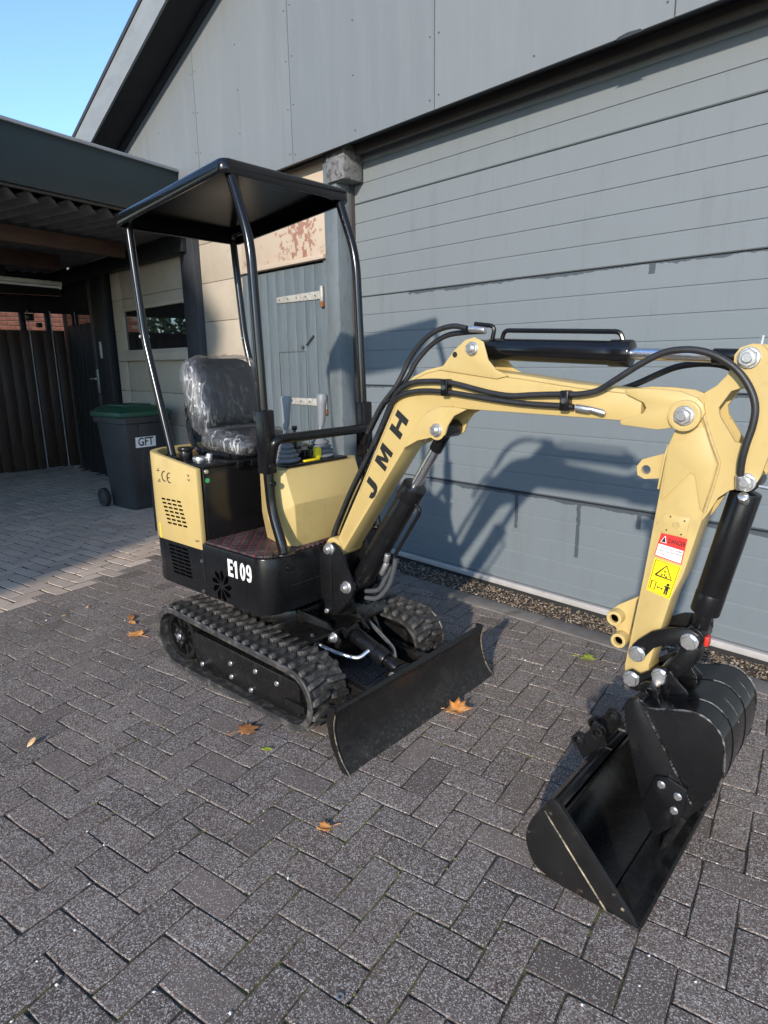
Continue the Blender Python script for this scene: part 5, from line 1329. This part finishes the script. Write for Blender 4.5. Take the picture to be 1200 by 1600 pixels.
MB().tube(smooth_path(UV([(-0.330,0.497),(-0.256,0.522),(-0.214,0.584),(-0.183,0.641)], -.02), 5), .010, 8).build('hydraulic_hose', 'hose_gray', xc)
MB().tube(smooth_path(UV([(-0.304,0.482),(-0.236,0.498),(-0.175,0.565),(-0.144,0.642),(-0.134,0.690)], -.05), 5), .010, 8).build('hydraulic_hose', 'hose_gray', xc)
for q in ([(-0.212,0.609),(-0.182,0.663)], [(-0.186,0.669),(-0.176,0.702)]): MB().cyl((q[0][0], -.05, q[0][1]), (q[1][0], -.05, q[1][1]), .012, 12).build('hose_fitting', 'zinc', xc, .002)
for (a, b, v) in (([(0.186,1.573),(0.234,1.567)]), ) if False else (): pass
q = [(0.184,1.574),(0.248,1.565)]; MB().cyl((q[0][0], -.02, q[0][1]), (q[1][0], -.02, q[1][1]), .012, 12).build('hose_fitting', 'zinc', xc, .003)
q = [(0.611,1.323),(0.652,1.318),(0.660,1.319),(0.694,1.311),(0.702,1.309)]
MB().tube([(p[0], -.075, p[1]) for p in q], .01, 10, rr=[.011, .011, .0085, .010, .006]).build('capped_fitting', 'zinc', xc)
q = [(1.076,1.163),(1.074,1.123)]; MB().cyl((q[0][0], -.07, q[0][1]), (q[1][0], -.055, q[1][1]), .012, 12).build('hose_fitting', 'zinc', xc, .003)
MB().cyl((1.085, -.055, 1.105), (1.085, -.03, 1.085), .014, 10).build('port_elbow', 'zinc', xc, .003)
for q in ([(0.127,1.399),(0.128,1.352)], [(0.579,1.368),(0.575,1.318)]):
    cl = MB().box(((q[0][0] + q[1][0]) / 2, -.075, (q[0][1] + q[1][1]) / 2), (.028, .034, abs(q[0][1] - q[1][1]) + .012)).build('hose_clamp', 'black', xc, .004)
    bolt(cl, ((q[0][0] + q[1][0]) / 2, -.093, (q[0][1] + q[1][1]) / 2), .008, (0, -1, 0), style='head')

# ================================================================== DITCHING BUCKET on the paving
db = tag(empty('ditching_bucket', (-1.635 + math.cos(EA) * .9, 1.80 + math.sin(EA) * .9, 0), EA), 'wide black ditching bucket lying on the paving under the small bucket', 'bucket')
D0 = .9
V0, V1 = -.465, .36
pts = [(1.045, .012), (.952, .006), (.866, .006), (.790, .010), (.735, .035), (.708, .095), (.715, .155), (.745, .215), (.775, .25)]
inner_d = [(u - D0, z) for u, z in pts]
crv = [(p.x, p.z) for p in smooth_path([(a, 0, b) for a, b in inner_d[2:]], 4)]
shell_p = inner_d[:2] + crv
sp_ = shell_p + [(p[0], p[1]) for p in reversed(offset_in(shell_p, .010))]
MB().prism(sp_, V0, V1).build('shell', 'black_worn', db, 0, angle=40)
MB().prism([(1.048 - D0, .004), (1.052 - D0, .014), (.955 - D0, .030), (.945 - D0, .018)], V0, V1).build('cutting_edge', 'black_worn', db, .002)
MB().prism([(.765 - D0, .238), (.795 - D0, .262), (.812 - D0, .248), (.786 - D0, .222)], V0 + .01, V1).build('top_rail', 'black_gloss', db, .006)
MB().prism([(.748 - D0, .165), (.80 - D0, .215), (.806 - D0, .208), (.755 - D0, .158)], V0 + .01, V1).build('inner_rib', 'black_gloss', db, .003)
for vv, nm in ((V0, 0), (V1, 1)):
    pl_ = [(1.043 - D0, .006)] + shell_p[1:] + [(.79 - D0, .27), (.81 - D0, .262)]
    a = MB().prism(pl_, vv - .006, vv + .006).build('side_plate', 'black_scuff', db, .002)
    st_ = [(1.043 - D0, .008), (.955 - D0, .010), (.765 - D0, .225), (.768 - D0, .258), (.785 - D0, .275), (.805 - D0, .270)]
    MB().prism(st_, vv - .012 if nm == 0 else vv + .0062, vv - .0062 if nm == 0 else vv + .012).build('edge_strip', 'black_scuff', db, .002)
    MB().tube([(.957 - D0, vv + (-.012 if nm == 0 else .012), .012), (.86 - D0, vv + (-.011 if nm == 0 else .011), .120), (.765 - D0, vv + (-.011 if nm == 0 else .011), .228)], .0035, 6).build('weld_bead', 'scratch', db)
    MB().tube([(.957 - D0, vv - .0125, .012), (1.045 - D0, vv - .0125, .009)], .004, 6).build('scraped_edge', 'steel_bead', db)
    for q in ((.975 - D0, .075), (1.0 - D0, .045)): MB().cyl((q[0], vv - .0135, q[1]), (q[0], vv - .011, q[1]), .005, 8).build('bolt_hole', 'scratch', db)
er = [(.80, .235), (.80, .262), (.784, .305), (.765, .322), (.745, .318), (.735, .295), (.715, .272), (.697, .274), (.682, .258), (.683, .238), (.70, .222), (.722, .19), (.745, .215)]
er = [(u - D0, z) for u, z in er]
hl = [circle((.763 - D0, .298), .013, 12), circle((.702 - D0, .249), .013, 12)]
for vv in (-.115, .015):
    ea = MB().prism(er, vv - .007, vv + .007, holes=[list(reversed(h)) for h in hl]).build('ear', 'black', db)
    for c in ((.763 - D0, .298), (.702 - D0, .249)): MB().ring((c[0], vv - .014, c[1]), (c[0], vv + .014, c[1]), .0128, .022, 18).build('boss', 'black_worn', ea, .002)
    MB().box((.80 - D0, vv - .01, .262), (.03, .006, .008)).build('weld_bead', 'steel_bead', db, .002)

# ================================================================== LEAVES AND LITTER
def leaf(px, size, rz, mt, label, shape='maple', curl=.25, tilt=0.0):
    r5 = random.Random(int(px[0] * 1000)); mb = MB()
    if shape == 'maple':
        out = [(0, -.5), (.10, -.30), (.38, -.36), (.30, -.18), (.55, -.05), (.36, .06), (.42, .28), (.20, .22), (.12, .42), (0, .60), (-.12, .42), (-.22, .22), (-.42, .30), (-.36, .06), (-.56, -.02), (-.30, -.16), (-.38, -.36), (-.10, -.30)]
    elif shape == 'oval':
        out = [(.22 * math.sin(2 * math.pi * k / 14), -.5 * math.cos(2 * math.pi * k / 14)) for k in range(14)]
    else:
        out = [(0, -.5), (.2, -.2), (.30, .05), (.18, .3), (.05, .5), (-.1, .35), (-.24, .1), (-.15, -.2)]
    rings = [(1.0, 0), (.66, 0), (.33, 0)]; vs = []; n = len(out)
    def zf(x, y): return curl * (x * x * 1.4 + max(0, y) ** 2 * .6 + .10 * math.sin(9 * x + px[0] * 50) * math.sin(7 * y + 1)) + .04
    for (s, _) in rings:
        for (x, y) in out: vs.append((x * s * size, y * s * size, zf(x * s, y * s) * size))
    vs.append((0, 0, zf(0, 0) * size)); fs = []
    for r in range(2):
        for k in range(n): q = (k + 1) % n; fs.append((r * n + k, r * n + q, r * n + n + q, r * n + n + k))
    for k in range(n): fs.append((2 * n + k, 2 * n + (k + 1) % n, 3 * n))
    mb.add(vs, fs)
    lo_z = min(v[2] for v in vs)
    root = empty('fallen_leaf', (px[0], px[1], .003 - lo_z * 0), rz)
    tag(root, label, 'leaf', 'fallen leaves on the paving')
    b = mb.build('blade', mt, root, angle=180); b.rotation_euler = (tilt, tilt * .5, 0)
    if tilt: b.location.z = abs(tilt) * size * .35
    sol = b.modifiers.new('thickness', 'SOLIDIFY'); sol.thickness = .0007
    if shape == 'maple': MB().tube(smooth_path([(0, -.48 * size, .05 * size), (.05 * size, -.7 * size, .03 * size), (.02 * size, -.95 * size, .02 * size)], 4), .0014, 5).build('stalk', mt, root)
G_ = [(-1.585,1.924),(-3.364,1.278),(-3.631,1.361),(-3.549,1.334),(-2.104,1.207),(-2.630,0.541),(-1.428,1.076),(-1.442,2.762),(-1.929,1.187),(-3.955,1.086),(-4.002,1.241),(-0.954,3.671)]
leaf(G_[0], .12, R_(-60), 'leaf_o', 'large orange maple leaf in front of the dozer blade', curl=.45, tilt=.12)
leaf(G_[1], .10, R_(110), 'leaf_o', 'orange leaf on the paving behind the rear end of the track', curl=.35)
leaf(G_[2], .09, R_(70), 'leaf_b', 'thin brown leaf farthest back behind the track', 'x', curl=.3)
leaf(G_[3], .07, R_(100), 'leaf_o', 'small orange leaf between two others behind the track', 'x', curl=.3)
leaf(G_[4], .095, R_(-20), 'leaf_b', 'flat brown leaf beside the middle of the near track', 'maple', curl=.12)
leaf(G_[5], .05, R_(30), 'leaf_t', 'small curled tan leaf near the left edge of the paving', 'x', curl=.9, tilt=.35)
leaf(G_[6], .055, R_(160), 'leaf_o', 'small bright orange leaf on the foreground paving', 'maple', curl=.35, tilt=.1)
leaf(G_[7], .085, R_(-75), 'leaf_g', 'yellow green leaf on the paving left of the arm', 'maple', curl=.35)
leaf(G_[8], .05, R_(-50), 'leaf_g', 'tiny green leaf just behind the blade corner', 'oval', curl=.3)
leaf(G_[9], .035, R_(10), 'leaf_t', 'tiny tan leaf at the left, nearer the carport edge', 'oval', curl=.5)
leaf(G_[10], .04, R_(50), 'leaf_t', 'tiny tan leaf between the carport edge and the track', 'oval', curl=.5)
W_ = [(-0.965,0.749)][0]
ws = MB().ring((W_[0], W_[1], .001), (W_[0], W_[1], .0035), .005, .010, 20).build('washer', 'zinc', None, .0005); tag(ws, 'small metal washer on the foreground paving', 'washer')
# white grit and moss tufts
sp = MB(); r6 = random.Random(11)
spots = [(-1.450,0.170),(-1.964,0.519),(-1.864,0.536),(-1.736,0.446),(-1.603,0.361),(-1.574,0.259),(-1.471,0.275),(-1.674,0.689),(-1.642,0.981),(-1.604,0.953),(-1.347,0.871),(-1.927,0.814),(-1.331,1.067),(-1.287,0.437),(-1.114,0.542),(-1.643,0.282),(-1.491,2.523),(-1.551,2.510),(-1.654,2.533),(-1.647,2.800),(-1.327,2.731),(-1.296,2.761),(-1.493,2.245),(-1.426,2.624),(-1.047,1.812),(-1.318,1.991),(-0.495,1.813),(-0.501,1.374),(-0.482,1.280),(-0.392,1.386),(-0.553,1.139),(-2.235,2.325),(-2.323,2.193),(-3.620,1.318),(-4.041,0.868),(-3.959,0.987),(-3.180,1.010)]
for k in range(190):
    if k < len(spots): X, Y = spots[k]; s = r6.uniform(.004, .0075)
    else:
        X, Y = r6.uniform(-4.2, .3), r6.uniform(.5, 2.95); s = r6.uniform(.0015, .004)
    a = r6.uniform(0, 3); vs = []
    for (px, py, pz) in ((1, 0, 0), (-1, 0, 0), (0, .7, 0), (0, -.7, 0), (0, 0, .6), (0, 0, -.4)):
        q = s * r6.uniform(.6, 1.2); vs.append((X + (px * math.cos(a) - py * math.sin(a)) * q, Y + (px * math.sin(a) + py * math.cos(a)) * q, .002 + pz * q))
    sp.add(vs, [(0, 2, 4), (2, 1, 4), (1, 3, 4), (3, 0, 4), (2, 0, 5), (1, 2, 5), (3, 1, 5), (0, 3, 5)])
tag(sp.build('white_grit', 'speck', smooth=False), 'white grit scattered over the paving', 'grit', kind='stuff')
ms = MB()
for k in range(5200):
    i, j = r6.randrange(-40, 40), r6.randrange(-14, 30)
    if r6.random() < .5: w = A0 + ex * ((i + r6.random()) * PW) + ey * (j * PW)
    else: w = A0 + ex * (i * PW) + ey * ((j + r6.random()) * PW)
    if mnoise.noise(Vector((w.x * 1.6, w.y * 1.6, 3.3))) + max(0, .55 - .5 * math.hypot(w.x + .95, w.y - .8)) < .30: continue
    # only where a joint runs here
    lx, ly = (w - A0).dot(ex) / PW, (w - A0).dot(ey) / PW
    ok = False
    ci_, cj_ = math.floor(lx), math.floor(ly); r = (ci_ + cj_) % 4
    fx, fy = lx - ci_, ly - cj_
    if fy < .05 and (ci_ + cj_ - 1) % 4 != 2: ok = True
    if fy > .95 and r != 2: ok = True
    if fx < .05 and r != 1: ok = True
    if fx > .95 and r != 0: ok = True
    if not ok: continue
    for t in range(4):
        s = r6.uniform(.002, .005); X, Y = w.x + r6.uniform(-.006, .006), w.y + r6.uniform(-.006, .006); vs = []
        for (px, py, pz) in ((1, 0, 0), (-.5, .87, 0), (-.5, -.87, 0), (0, 0, 1)): vs.append((X + px * s, Y + py * s, -.0032 + pz * s * 1.2))
        ms.add(vs, [(0, 1, 3), (1, 2, 3), (2, 0, 3)])
tag(ms.build('moss', 'moss', smooth=False), 'moss growing in the paving joints', 'moss', kind='stuff')
